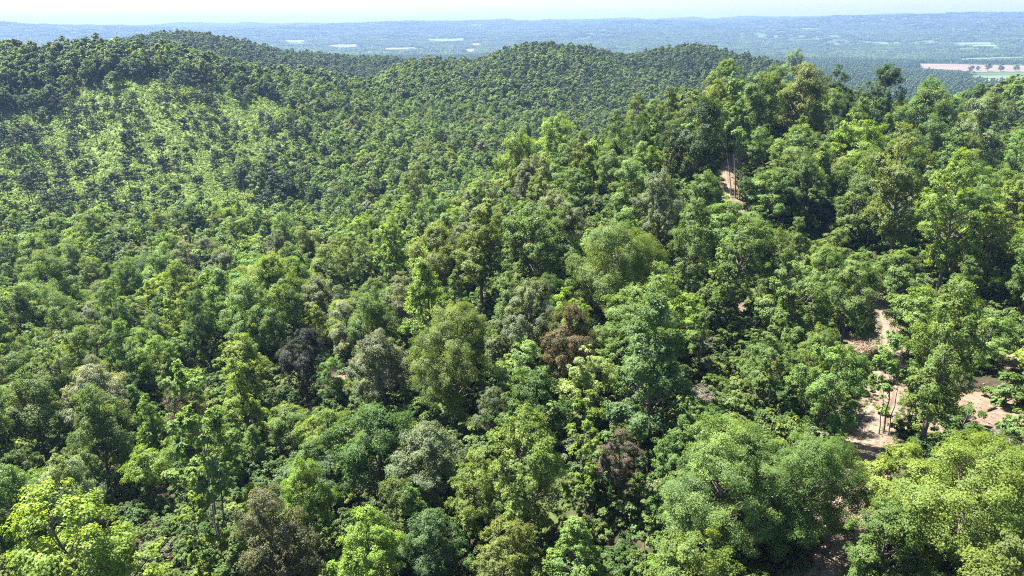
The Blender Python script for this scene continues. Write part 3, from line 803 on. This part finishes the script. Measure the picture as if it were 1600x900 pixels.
# labels of the automatically grown ones: told apart by look and by the nearest tree that has a description
ANCH = [t for t in KIND if t['anchor']]
def direction(du, dv):
    a = math.degrees(math.atan2(-dv, du)) % 360
    return ['to the right of', 'up and right of', 'directly above', 'up and left of', 'to the left of', 'down and left of', 'directly below', 'down and right of'][int((a + 22.5) // 45) % 8]
ORD = ['', 'second', 'third', 'fourth', 'fifth', 'sixth', 'seventh', 'eighth', 'ninth', 'tenth']
groups = {}
for t in KIND:
    if not t['ind'] or t['hand']: continue
    a = min(ANCH, key=lambda q: math.hypot(q['u'] - t['u'], q['v'] - t['v']))
    t['near'] = (a['anchor'], direction(t['u'] - a['u'], t['v'] - a['v'])); t['nd'] = math.hypot(a['u'] - t['u'], a['v'] - t['v'])
    groups.setdefault((t['colr'], SHAPE[t['form']], t['near']), []).append(t)
for (colr, shp, near), lst in groups.items():
    lst.sort(key=lambda t: t['nd'])
    for q, t in enumerate(lst):
        o = (ORD[min(q, 9)] + ' ') if len(lst) > 1 and q else ('nearest ' if len(lst) > 1 else '')
        t['label'] = f"{o}{CNAME[colr]} {shp} tree {near[1]} the {near[0]}"
        if len(t['label'].split()) > 16: t['label'] = f"{o}{CNAME[colr]} {shp} tree {near[1].replace('to the ', '').replace('directly ', '')} {near[0]}"

# ------------------------------------------------------------------ individual trees
NAME = {'broad': 'spreading_tree', 'round': 'broadleaf_tree', 'cone': 'pointed_tree', 'tall': 'tall_tree', 'umbrella': 'umbrella_tree', 'layer': 'layered_tree', 'column': 'column_tree', 'slim': 'slender_tree'}
def place_tree(t, k):
    tm, lm, D, H = hq(t['form'], k % NVAR[t['form']])
    o = new_obj(NAME[t['form']], None, label=t['label'], category='tree', group='trees of the nearer wood')
    o.empty_display_size = 1.0
    o.location = (t['x'], t['y'], t['z'])
    s = t['D'] / D * (1.05 if t['hand'] else 1.03); o.scale = (s * RNG.uniform(.95, 1.05), s * RNG.uniform(.95, 1.05), s * RNG.uniform(.9, 1.18))
    o.rotation_euler = (RNG.normal(0, .03), RNG.normal(0, .03), RNG.uniform(0, 6.283))
    new_obj('trunk', tm, o)
    c = new_obj('crown', lm, o); c['tint'] = tuple(t['tint'])
for k, t in enumerate([t for t in KIND if t['ind']]): place_tree(t, k)

# ------------------------------------------------------------------ instanced masses (stuff)
PROTO = {}
def proto_collection(name, meshes):
    c = bpy.data.collections.new(name)
    for k, me in enumerate(meshes):
        o = bpy.data.objects.new(f"{name}_{k:02d}", me); c.objects.link(o)
    return c

def joined(t, l, leafmat, bark):
    nv = len(t[0])
    return mesh_np("tree_mass", np.concatenate((t[0], l[0])), np.concatenate((t[1], l[1] + nv)), [bark, leafmat],
                   np.concatenate((np.zeros(len(t[1]), int), np.ones(len(l[1]), int))),
                   attrs={'var': ('FACE', np.concatenate((np.full(len(t[1]), .5), l[2])))})

def instancer(name, coll, x, y, z, idx, rotz, scl, tint, label=None, cat=None):
    me = bpy.data.meshes.new(name)
    N = len(x)
    me.vertices.add(N); me.vertices.foreach_set("co", np.stack((x, y, z), 1).astype(np.float32).ravel())
    a = me.attributes.new("idx", 'INT', 'POINT'); a.data.foreach_set("value", np.asarray(idx, np.int32))
    a = me.attributes.new("rot", 'FLOAT_VECTOR', 'POINT'); a.data.foreach_set("vector", np.stack((np.zeros(N), np.zeros(N), rotz), 1).astype(np.float32).ravel())
    a = me.attributes.new("scl", 'FLOAT_VECTOR', 'POINT'); a.data.foreach_set("vector", np.asarray(scl, np.float32).ravel())
    a = me.attributes.new("tint", 'FLOAT_COLOR', 'POINT'); a.data.foreach_set("color", np.concatenate((np.asarray(tint, np.float32), np.ones((N, 1), np.float32)), 1).ravel())
    me.update()
    o = new_obj(name, me, kind="stuff")
    if label: o['label'] = label
    if cat: o['category'] = cat
    ng = bpy.data.node_groups.new(name, 'GeometryNodeTree')
    ng.interface.new_socket("Geometry", in_out='INPUT', socket_type='NodeSocketGeometry')
    ng.interface.new_socket("Geometry", in_out='OUTPUT', socket_type='NodeSocketGeometry')
    gi = ng.nodes.new("NodeGroupInput"); go = ng.nodes.new("NodeGroupOutput")
    ci = ng.nodes.new("GeometryNodeCollectionInfo"); ci.inputs[0].default_value = coll
    ci.inputs['Separate Children'].default_value = True; ci.inputs['Reset Children'].default_value = True
    ip = ng.nodes.new("GeometryNodeInstanceOnPoints"); ip.inputs['Pick Instance'].default_value = True
    def na_(nm, ty):
        q = ng.nodes.new("GeometryNodeInputNamedAttribute"); q.data_type = ty; q.inputs['Name'].default_value = nm
        return next(s for s in q.outputs if s.name == 'Attribute' and s.enabled)
    er = ng.nodes.new("FunctionNodeEulerToRotation")
    L = ng.links.new
    L(gi.outputs[0], ip.inputs['Points']); L(ci.outputs[0], ip.inputs['Instance'])
    L(na_("idx", 'INT'), ip.inputs['Instance Index']); L(na_("rot", 'FLOAT_VECTOR'), er.inputs[0]); L(er.outputs[0], ip.inputs['Rotation'])
    L(na_("scl", 'FLOAT_VECTOR'), ip.inputs['Scale']); L(ip.outputs[0], go.inputs[0])
    md = o.modifiers.new("scatter", 'NODES'); md.node_group = ng
    return o

FORMS = ['round', 'round', 'round', 'cone', 'tall', 'tall', 'broad', 'broad', 'round', 'cone']
DREF = {'broad': 12.0, 'round': 9.5, 'cone': 7.0, 'tall': 8.0, 'layer': 9.0}
def lod(nleaf, leaf, lobes, forms, seed, twig=False, sides=4):
    o = []
    for k, f in enumerate(forms):
        t, l, H = build_tree(seed + k * 13, f, DREF[f], int(nleaf * (DREF[f] / 9) ** 2), leaf, lobes, twig, sides); o.append(joined(t, l, LEAF, BARK))
    return o
L1 = proto_collection("mass_near", lod(4200, .52, 30, FORMS, 5000))
L2 = proto_collection("mass_middle", lod(1900, .92, 24, FORMS, 6000, sides=3))
L3 = proto_collection("mass_far", lod(190, 2.1, 12, ['round', 'round', 'broad', 'tall', 'round', 'cone'], 7000, sides=3))

def masses(name, coll, forms, x, y, form_i, D, colr, zoff=-.3, label=None, cat=None, jitter=.14, r_cap=True):
    N = len(x); D = np.minimum(D, RNG.uniform(13.5, 18.5, N) / np.array([PROFILE[forms[f]][3] for f in form_i])) if r_cap else D
    s = np.array([D[k] / DREF[forms[form_i[k]]] for k in range(N)])
    tint = np.array([TINT[c] for c in colr]) * RNG.uniform(1 - jitter, 1 + jitter, (N, 1)) * (1 + RNG.normal(0, .04, (N, 3)))
    scl = np.stack((s * RNG.uniform(.92, 1.08, N), s * RNG.uniform(.92, 1.08, N), s * RNG.uniform(.78, 1.1, N)), 1)
    return instancer(name, coll, x, y, ground(x, y) + zoff, form_i, RNG.uniform(0, 6.28, N), scl, np.clip(tint, .008, 1), label, cat)

# 1: trees among and just behind the individual ones
rest = [t for t in KIND if not t['ind']]
fm = {'round': [0, 1, 2, 8], 'cone': [3, 9], 'tall': [4, 5], 'layer': [6], 'broad': [7, 6], 'slim': [4], 'column': [3]}
masses("woodland", L1, FORMS, np.array([t['x'] for t in rest]), np.array([t['y'] for t in rest]), np.array([RNG.choice(fm[t['form']]) for t in rest]), np.array([t['D'] for t in rest]), [t['colr'] for t in rest],
       label="dense green wood filling the valley between the two hillsides", cat="wood")

# 2: middle distance
def fill(r0, r1, cell, az, dmu):
    x, y, r = scatter(r0, r1, cell, az, 0)
    om = open_mask(x, y) * (r < 900)
    k = (.55 * RNG.random(len(x)) + .45 * vnoise(x / 19, y / 19, 81) > om * .86) & ~in_fields(x, y)
    x, y, r = x[k], y[k], r[k]
    dmu = dmu * (.70 + .62 * vnoise(x / 32, y / 32, 73))
    return x, y, r, dmu * RNG.choice([.6, .8, 1.0, 1.15, 1.35], len(x), p=[.2, .25, .25, .2, .1]) * RNG.uniform(.9, 1.1, len(x))
x, y, r, D = fill(335, 620, 6.7, 46, 11.6)
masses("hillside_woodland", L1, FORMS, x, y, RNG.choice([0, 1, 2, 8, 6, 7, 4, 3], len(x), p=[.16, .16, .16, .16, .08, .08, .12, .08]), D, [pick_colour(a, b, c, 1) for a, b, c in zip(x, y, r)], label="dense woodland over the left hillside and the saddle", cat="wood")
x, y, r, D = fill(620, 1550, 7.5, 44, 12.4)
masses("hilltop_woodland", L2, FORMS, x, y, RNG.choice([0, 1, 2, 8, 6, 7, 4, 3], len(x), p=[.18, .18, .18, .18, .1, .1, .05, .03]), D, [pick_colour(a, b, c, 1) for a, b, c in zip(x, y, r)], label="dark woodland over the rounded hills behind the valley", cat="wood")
x, y, r = scatter(1550, 3700, 12.5, 43, 0)
dens = .35 + 1.0 * smooth(-.22, .12, fbm(x / 330, y / 330, 51, 4))
k = (RNG.random(len(x)) < dens) & ~in_fields(x, y); x, y, r = x[k], y[k], r[k]
D = RNG.uniform(9, 16, len(x)); F3 = ['round', 'round', 'broad', 'tall', 'round', 'cone']
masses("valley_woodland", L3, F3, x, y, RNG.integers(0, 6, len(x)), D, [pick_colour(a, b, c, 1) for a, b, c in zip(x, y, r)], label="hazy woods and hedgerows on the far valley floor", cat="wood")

# 3: far hills: patches of wood, each a group of crowns
def patch(seed, size=46, crowns=20):
    rg = np.random.default_rng(seed); cs, fs, vs, b = [], [], [], 0
    for k in range(crowns):
        p = np.array((*(rg.uniform(-.5, .5, 2) * size), 0)); Dc = rg.uniform(9, 15); hgt = rg.uniform(9, 16); N = 26
        d = unit(rg.normal(0, 1, (N, 3)) + np.array((0, 0, .5))); d[:, 2] = np.abs(d[:, 2])
        pos = p + d * np.array((Dc / 2, Dc / 2, hgt * .6)) + np.array((0, 0, hgt * .4)); nv = unit(d + rg.normal(0, .3, (N, 3)))
        t = unit(np.cross(nv, rg.normal(0, 1, (N, 3)))); q = np.cross(nv, t); L = rg.uniform(3, 5, N)[:, None]
        cs.append(np.stack((pos - t * L / 2, pos + q * L / 2, pos + t * L / 2, pos - q * L / 2), 1).reshape(-1, 3)); fs.append(np.arange(N * 4).reshape(-1, 4) + b); b += N * 4
        vs.append(np.clip(.5 + rg.normal(0, .12) + rg.normal(0, .08, N), 0, 1))
    return mesh_np("wood_patch", np.concatenate(cs), np.concatenate(fs), [LEAF], attrs={'var': ('FACE', np.concatenate(vs))})
LP = proto_collection("mass_hills", [patch(8000 + k) for k in range(5)])
x, y, r = scatter(3700, 13500, 44, 42, 0)
dens = .25 + 1.1 * smooth(-.25, .1, fbm(x / 700, y / 700, 53, 4)) + .5 * smooth(6000, 8000, r)
k = (RNG.random(len(x)) < dens) & ~in_fields(x, y); x, y, r = x[k], y[k], r[k]; N = len(x)
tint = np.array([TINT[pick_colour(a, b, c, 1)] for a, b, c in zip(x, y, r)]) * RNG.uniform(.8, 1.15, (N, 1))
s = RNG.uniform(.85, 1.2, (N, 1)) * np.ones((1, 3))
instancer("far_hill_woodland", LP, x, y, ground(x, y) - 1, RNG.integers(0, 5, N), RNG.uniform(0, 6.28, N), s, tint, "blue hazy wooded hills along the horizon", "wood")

# ------------------------------------------------------------------ pines on the open left hillside
PINES = [build_pine(9000 + k, 17.0, 2600, .72, 5, k % 3 == 2) for k in range(5)]
PM = [(mesh_np("pine_trunk", p[0][0], p[0][1], [BARK], smooth_f=True), mesh_np("pine_crown", p[1][0], p[1][1], [NEEDLE], attrs={'var': ('FACE', p[1][2])})) for p in PINES]
x, y, r = scatter(225, 640, 8.0, 44, 0)
om = open_mask(x, y)
zz = ground(x, y); u, v, d = project(x, y, zz + 9)
near_open = (om > .12) | ((u < 340) & (v > 60) & (v < 330))
k = near_open & (RNG.random(len(x)) < .13 + .30 * smooth(.48, .7, vnoise(x / 24, y / 24, 83))) & (u > -15) & (u < 560)
x, y, zz, u, v, d = x[k], y[k], zz[k], u[k], v[k], d[k]
order = np.argsort(d)[:]
cells = {}
picked = []
for q in order:
    key = (int(v[q] // 42), )
    picked.append(q)
picked = picked[:110]
rows = {}
for q in picked: rows.setdefault(int(v[q] // 24), []).append(q)
def ordinal(nm):
    return f"{nm}{'th' if 10 <= nm % 100 <= 20 else {1: 'st', 2: 'nd', 3: 'rd'}.get(nm % 10, 'th')}"
rk = sorted(rows)
for ri_, key in enumerate(rk):
    for li, q in enumerate(sorted(rows[key], key=lambda q: u[q])):
        o = new_obj("pine_tree", None, label=f"slender dark pine on the left hillside scrub, {ordinal(li + 1)} from left in {ordinal(len(rk) - ri_)} row up", category="pine", group="pines on the left hillside")
        o.location = (float(x[q]), float(y[q]), float(zz[q])); s = RNG.uniform(.72, 1.12)
        o.scale = (s * RNG.uniform(.85, 1.1),) * 2 + (s,); o.rotation_euler = (0, 0, RNG.uniform(0, 6.28))
        tm, lm = PM[RNG.integers(0, 5)]
        new_obj('trunk', tm, o); c = new_obj('crown', lm, o); c['tint'] = jit(TINT['pine'], .2)
left = [q for q in order if q not in set(picked)]
PC = proto_collection("mass_pine", [joined(p[0], p[1], NEEDLE, BARK) for p in PINES])
# darker pine stands on the saddle and the hill behind
x2, y2, r2 = scatter(430, 1000, 9.5, 40, 0)
u2, v2, d2 = project(x2, y2, ground(x2, y2) + 9)
k = (vnoise(x2 / 90, y2 / 90, 61) > .5) & (RNG.random(len(x2)) < .5) & (open_mask(x2, y2) < .25); x2, y2 = x2[k], y2[k]
px = np.concatenate((x[left], x2)); py = np.concatenate((y[left], y2)); N = len(px)
s = RNG.uniform(.7, 1.05, (N, 1)) * np.ones((1, 3))
instancer("pine_wood", PC, px, py, ground(px, py) - .3, RNG.integers(0, 5, N), RNG.uniform(0, 6.28, N), s, np.array(TINT['pine']) * RNG.uniform(.8, 1.3, (N, 1)), "slim dark pines scattered through the hillside woods", "wood")

# ------------------------------------------------------------------ undergrowth
SHR = []
for k in range(5):
    t, l, H = build_tree(9500 + k, 'shrub', 3.4, 2600, .19, 12, False, 3); SHR.append(joined(t, l, LEAF, BARK))
SHC = proto_collection("mass_shrub", SHR)
x, y, r = scatter(30, 330, 3.0, 52, 0)
td = track_dist(x, y); k = (td > 3.0) & (RNG.random(len(x)) < .85)
for h, q in BARE: k &= np.hypot(x - h[0], y - h[1]) > q * .75
x, y = x[k], y[k]
xb, yb, rb = scatter(30, 330, 3.7, 52, 0); kb = track_dist(xb, yb) > 4.6
for h, q in BARE: kb &= np.hypot(xb - h[0], yb - h[1]) > q
xb, yb = xb[kb], yb[kb]; N0 = len(x); x = np.concatenate((x, xb)); y = np.concatenate((y, yb))
uu, vv, dd_ = project(x, y, ground(x, y) + 1.5); kk = np.ones(len(x), bool)
for cu, cv, cr in CLEAR: kk &= (np.hypot(uu - cu, vv - cv) > cr * .8 + 1.2 * F / np.maximum(dd_, 1)) | (dd_ > 260)
N0 = int(kk[:N0].sum()); x, y = x[kk], y[kk]
xo, yo, ro = scatter(225, 660, 2.3, 44, 0)
om = open_mask(xo, yo); k = (om > .15) & (RNG.random(len(xo)) < .92); xo, yo = xo[k], yo[k]
N1, N2 = len(x), len(xo); N = N1 + N2
sb = np.concatenate((np.ones(N1), np.full(N2, 1.3)))[:, None]
cs = [RNG.choice(['mid', 'light', 'deep', 'olive', 'grey'], p=[.36, .08, .36, .15, .05]) for _ in range(N1)] + [RNG.choice(['lime', 'light', 'yellow', 'pale'], p=[.35, .2, .2, .25]) for _ in range(N2)]  # shrubs under trees get darker leaves; tree shade put into their colour
tint = np.array([TINT[c] for c in cs]) * RNG.uniform(.8, 1.2, (N, 1)) * sb
s = np.concatenate((RNG.uniform(.5, 1.5, N0), RNG.uniform(.9, 1.7, N1 - N0), RNG.uniform(.4, 1.15, N2)))[:, None] * np.array((1, 1, .9))
px = np.concatenate((x, xo)); py = np.concatenate((y, yo))
instancer("undergrowth", SHC, px, py, ground(px, py) - .1, RNG.integers(0, 5, N), RNG.uniform(0, 6.28, N), s, tint, "low green undergrowth between the trees and over the hillside scrub", "undergrowth")

# ------------------------------------------------------------------ dead trees, logs and brush
def dead_tree(u, v, H, seed, label, spread=.33, dens=9):
    h = hit(u, v)
    t, b, _ = build_dead(seed, H, spread, dens)
    o = new_obj("dead_tree", None, label=label, category="dead tree", group="bare dead trees")
    o.location = (h[0], h[1], float(ground(h[0], h[1])[0])); o.rotation_euler = (0, 0, RNG.uniform(0, 6.28))
    new_obj("trunk", mesh_np("dead_trunk", t[0], t[1], [DEAD_BARK], smooth_f=True), o)
    new_obj("branches", mesh_np("dead_branches", b[0], b[1], [DEAD_BARK], smooth_f=True), o)
dead_tree(1092, 588, 13, 1, "thin bare snag standing in the dark hollow right of centre", .2, 5)
dead_tree(1425, 372, 16, 2, "bare grey twiggy tree within the thin olive tree", .34, 14)
dead_tree(1500, 335, 16, 3, "bare grey tree top behind the tall lime trees at right", .34, 14)
dead_tree(1395, 408, 13, 4, "grey dead twigs above the track's upper bend", .34, 12)
dead_tree(990, 290, 11, 5, "small grey dead tree on the ridge flank", .35, 10)

def log_obj(u, v, L, r, az, label, tilt=.0, m=BARK, name="fallen_log", stubs=3, seed=0, up=.0):
    rg = np.random.default_rng(seed); h = hit(u, v)
    s = np.linspace(-.5, .5, 9)[:, None]; a = math.radians(az)
    bx, by = h[0] + math.cos(a) * L * s[:, 0], h[1] + math.sin(a) * L * s[:, 0]
    pz = ground(bx, by) + r * .7 + np.linspace(0, tilt, 9) * L + up
    pts = np.stack((bx - h[0], by - h[1], pz - pz.min()), 1); pts[1:-1] += rg.normal(0, .03, (7, 3)) * L * .3
    paths = [(pts, np.linspace(r, r * .55, 9) * rg.uniform(.9, 1.1, 9))]
    for k in range(stubs):
        i = rg.integers(3, 8); d = unit(rg.normal(0, 1, 3) + np.array((0, 0, .5))); d[2] = abs(d[2]); q = L * rg.uniform(.1, .25)
        paths.append((np.array((pts[i], pts[i] + d * q * .5 + rg.normal(0, .05, 3), pts[i] + d * q)), np.array((r * .4, r * .28, r * .1))))
    c, f = tubes(paths, 7)
    # cut ends
    o = new_obj(name, None, label=label, category="log"); o.location = (h[0], h[1], float(pz.min()))
    new_obj("stem", mesh_np("log_stem", c, f, [m], smooth_f=True), o)
    ends = []
    for e, rr in ((0, paths[0][1][0]), (8, paths[0][1][8])):
        d = unit(pts[1] - pts[0]) if e == 0 else unit(pts[8] - pts[7])
        e1 = unit(np.cross(d, (0, 0, 1.0))); e2 = np.cross(d, e1); t = np.arange(8) / 8 * 6.283
        ring = pts[e] + (np.cos(t)[:, None] * e1 + np.sin(t)[:, None] * e2) * rr * .98
        me = mesh_np("log_end", np.concatenate((ring, pts[e][None] + d * (.02 if e else -.02))), np.stack((np.arange(8), (np.arange(8) + 1) % 8, np.full(8, 8)), 1), [SPLIT_WOOD])
        new_obj("cut_end", me, o)
log_obj(1338, 655, 3.6, .30, 30, "thick dark log end in the brush heap left of the track", .05, seed=1)
log_obj(1330, 672, 3.0, .18, 70, "thinner log lying across the brush heap left of the track", .12, seed=2)
log_obj(1352, 648, 2.6, .15, 5, "short broken limb nearest the track in the left brush heap", .08, seed=3)
log_obj(1352, 540, 4.0, .10, 55, "pale split limb on the bank at the track's upper half", .05, SPLIT_WOOD, seed=4)
log_obj(1362, 530, 3.6, .08, 40, "second pale split limb higher on the same bank", .08, SPLIT_WOOD, seed=5)
log_obj(1345, 548, 3.2, .07, 75, "thin pale limb leaning down the bank beside the split limbs", .03, SPLIT_WOOD, seed=6)
log_obj(1375, 590, 2.5, .07, 48, "thin stick lying on the track above the brush heap", .0, SPLIT_WOOD, seed=7, stubs=1)
log_obj(1548, 640, 2.4, .28, 25, "dark stub of log on the bare soil at right", .04, seed=8, stubs=1)
log_obj(1465, 862, 8.0, .22, 125, "long dark crooked fallen limb below the bottom right tree", .12, seed=9, stubs=6, up=1.2)
log_obj(1090, 622, 5.0, .09, 20, "grey fallen limb in the brush right of the centre hollow", .06, DEAD_BARK, seed=10, stubs=5)
log_obj(1120, 632, 4.0, .10, -15, "grey fallen limb nearer the huge light green tree", .04, DEAD_BARK, seed=11, stubs=4)

def brush(u, v, R, n_, label, seed, m=DEAD_BARK):
    rg = np.random.default_rng(seed); h = hit(u, v); z0 = float(ground(h[0], h[1])[0]); ps = []
    for k in range(n_):
        c = np.array((*(rg.normal(0, .4, 2) * R), 0)); L = rg.uniform(.8, 2.4); a = rg.random() * 6.28
        d = np.array((math.cos(a), math.sin(a), rg.uniform(-.1, .45))); c[2] = float(ground(h[0] + c[0], h[1] + c[1])[0]) - z0 + rg.random() * .5
        ps.append((np.array((c - d * L / 2, c + rg.normal(0, .1, 3), c + d * L / 2)), np.array((.045, .035, .012)) * rg.uniform(.7, 1.6)))
    c, f = tubes(ps, 4)
    o = new_obj("brush_pile", mesh_np("brush_pile", c, f, [m], smooth_f=True), label=label, category="brush pile"); o.location = (h[0], h[1], z0)
brush(1335, 662, 2.4, 70, "heap of dark broken sticks on the left edge of the track", 1)
brush(1352, 542, 2.6, 60, "pale split sticks strewn on the bank beside the upper track", 2, SPLIT_WOOD)
brush(1105, 618, 4.5, 120, "grey brush and dead limbs in the clearing right of centre", 3)
brush(1450, 830, 3.5, 80, "dead sticks on the ground under the bottom right trees", 4)
brush(1575, 680, 3.0, 60, "dead sticks on bare soil at the right edge", 5)

def clod(seed):
    rg = np.random.default_rng(seed); v_, f_ = [], []
    ph = [(-90, 1), (-30, 6), (35, 6), (90, 1)]; rows_ = []
    for a, c in ph:
        st = len(v_)
        for q in range(c):
            t = q / c * 6.283 + rg.random() * .5; ca = math.cos(math.radians(a)); rr = rg.uniform(.75, 1.2)
            v_.append((rr * ca * math.cos(t), rr * ca * math.sin(t), .6 * rr * math.sin(math.radians(a))))
        rows_.append((st, c))
    for q in range(6):
        n_ = (q + 1) % 6
        f_ += [(0, 1 + n_, 1 + q), (1 + q, 1 + n_, 7 + n_), (1 + q, 7 + n_, 7 + q), (13, 7 + q, 7 + n_)]
    return mesh_np("clod", np.array(v_), np.array(f_), [EARTH])
mE, ntE, outE = mat("clod_earth"); prE = nd(ntE, "ShaderNodeBsdfPrincipled"); prE.inputs['Roughness'].default_value = .95
atE = nd(ntE, "ShaderNodeAttribute", attribute_type='INSTANCER', attribute_name='tint'); ntE.links.new(atE.outputs['Color'], prE.inputs['Base Color']); ntE.links.new(prE.outputs[0], outE.inputs[0]); EARTH = mE
CLC = proto_collection("mass_clod", [clod(k) for k in range(6)])
Nc = 2600; q = RNG.integers(0, int(len(TR) * .62), Nc); off_ = RNG.normal(0, 1.9, Nc)
kx = TR[q, 0] + nrm[q, 0] * off_ + RNG.normal(0, .4, Nc); ky = TR[q, 1] + nrm[q, 1] * off_ + RNG.normal(0, .4, Nc)
for h, rb_ in BARE[:7]:
    kx = np.concatenate((kx, h[0] + RNG.normal(0, rb_ * .5, 160))); ky = np.concatenate((ky, h[1] + RNG.normal(0, rb_ * .5, 160)))
Nc = len(kx); sc_ = (.05 + .16 * RNG.random(Nc) ** 4)[:, None] * RNG.uniform(.7, 1.3, (Nc, 3))
instancer("clods", CLC, kx, ky, ground(kx, ky) + .06, RNG.integers(0, 6, Nc), RNG.uniform(0, 6.28, Nc), sc_, np.array((.19, .14, .105)) * RNG.uniform(.5, 1.4, (Nc, 1)), "loose clods and stones on the dirt track", "clods")
# grass and weeds along the verges
Nw = 900; q = RNG.integers(0, int(len(TR) * .7), Nw); sg = RNG.choice([-1, 1], Nw); off_ = sg * np.abs(RNG.normal(2.6, .8, Nw))
kx = TR[q, 0] + nrm[q, 0] * off_; ky = TR[q, 1] + nrm[q, 1] * off_
sc_ = RNG.uniform(.06, .26, (Nw, 1)) * np.ones((1, 3))
instancer("verge_weeds", SHC, kx, ky, ground(kx, ky), RNG.integers(0, 5, Nw), RNG.uniform(0, 6.28, Nw), sc_, np.array(TINT['light']) * RNG.uniform(.7, 1.3, (Nw, 1)), "small green weeds along the edges of the track", "weeds")

# ------------------------------------------------------------------ named shrubs beside the track
SHRUBS = [(1575,610,70,'light',"pale green mounded shrub on the bare soil at right edge"),(1590,660,60,'light',"light green shrub at right edge below the mounded shrub"),(1425,668,44,'dark',"dark green shrub at the foot of the three-stemmed tree"),
          (1380,640,26,'lime',"tiny lime sprout in the middle of the track"),(1320,600,50,'mid',"mid green shrub on the left track bank"),(1345,500,46,'mid',"mid green shrub on the left of the upper bend"),(1300,700,60,'mid',"mid green shrub just left of the track below the brush heap"),
          (1250,540,56,'light',"light green shrub above the bushy left bank tree"),(1150,640,60,'light',"light green shrub in the clearing right of centre"),(1060,610,50,'light',"light shrub left of the grey brush clearing"),(1020,890,60,'yellow',"bright yellow-green bush top at the bottom edge")]
for k, (u, v, w, colr, label) in enumerate(SHRUBS):
    h = hit(u, v, rel=.35 * w / F); tm, lm, D, H = hq('shrub', k % 3); Dw = w * h[2] / F
    o = new_obj("shrub", None, label=label, category="shrub", group="shrubs by the track"); o.location = (h[0], h[1], float(ground(h[0], h[1])[0]) - .1)
    o.scale = (Dw / D,) * 3; o.rotation_euler = (0, 0, k * 1.7)
    new_obj('stems', tm, o); c = new_obj('foliage', lm, o); c['tint'] = jit(TINT[colr], .08)

# lone trees standing in the far stubble field
for k, (u, v, w, lab) in enumerate([(1516,109,9,"first lone dark tree from left in the far tan field"),(1527,107,7,"small lone tree second from left in the far tan field"),(1543,108,11,"largest lone dark tree in the far tan field"),
                                     (1563,108,11,"lone blocky dark tree in the far tan field, second from right"),(1587,108,10,"lone dark tree in the far tan field nearest the right edge")]):
    h = hit(u, v + 4); tm, lm, D, H = hq('round', k % NVAR['round']); Dw = w * h[2] / F
    o = new_obj("field_tree", None, label=lab, category="tree", group="lone trees in the far field"); o.location = (h[0], h[1], float(ground(h[0], h[1])[0]))
    o.scale = (Dw / D, Dw / D, Dw / D * .75); o.rotation_euler = (0, 0, k * 2.1)
    new_obj('trunk', tm, o); c = new_obj('crown', lm, o); c['tint'] = jit(TINT['deep'], .1)

# ------------------------------------------------------------------ haze: one closed box of thin air
m, nt, out = mat("haze_air")
pv = nd(nt, "ShaderNodeVolumePrincipled"); pv.inputs['Color'].default_value = (.27, .42, .76, 1); pv.inputs['Density'].default_value = 8.5e-5; pv.inputs['Anisotropy'].default_value = .1
nt.links.new(pv.outputs[0], out.inputs['Volume'])
zl = float(gz.min()) - 1.5; zt = max(float(gz.max()) + 30, ZC + 20)
B = 17500.0
bc = np.array([(a * B, b * B, c) for c in (zl, zt) for b in (-1, 1) for a in (-1, 1)])
bfaces = np.array([(0, 2, 3, 1), (4, 5, 7, 6), (0, 1, 5, 4), (2, 6, 7, 3), (0, 4, 6, 2), (1, 3, 7, 5)])
new_obj("haze", mesh_np("haze", bc, bfaces, [m]), kind="stuff", label="thin blue haze over the distant hills", category="haze")
print("TREES", len(KIND), "individual", sum(t['ind'] for t in KIND), "zl", zl, "zt", zt)
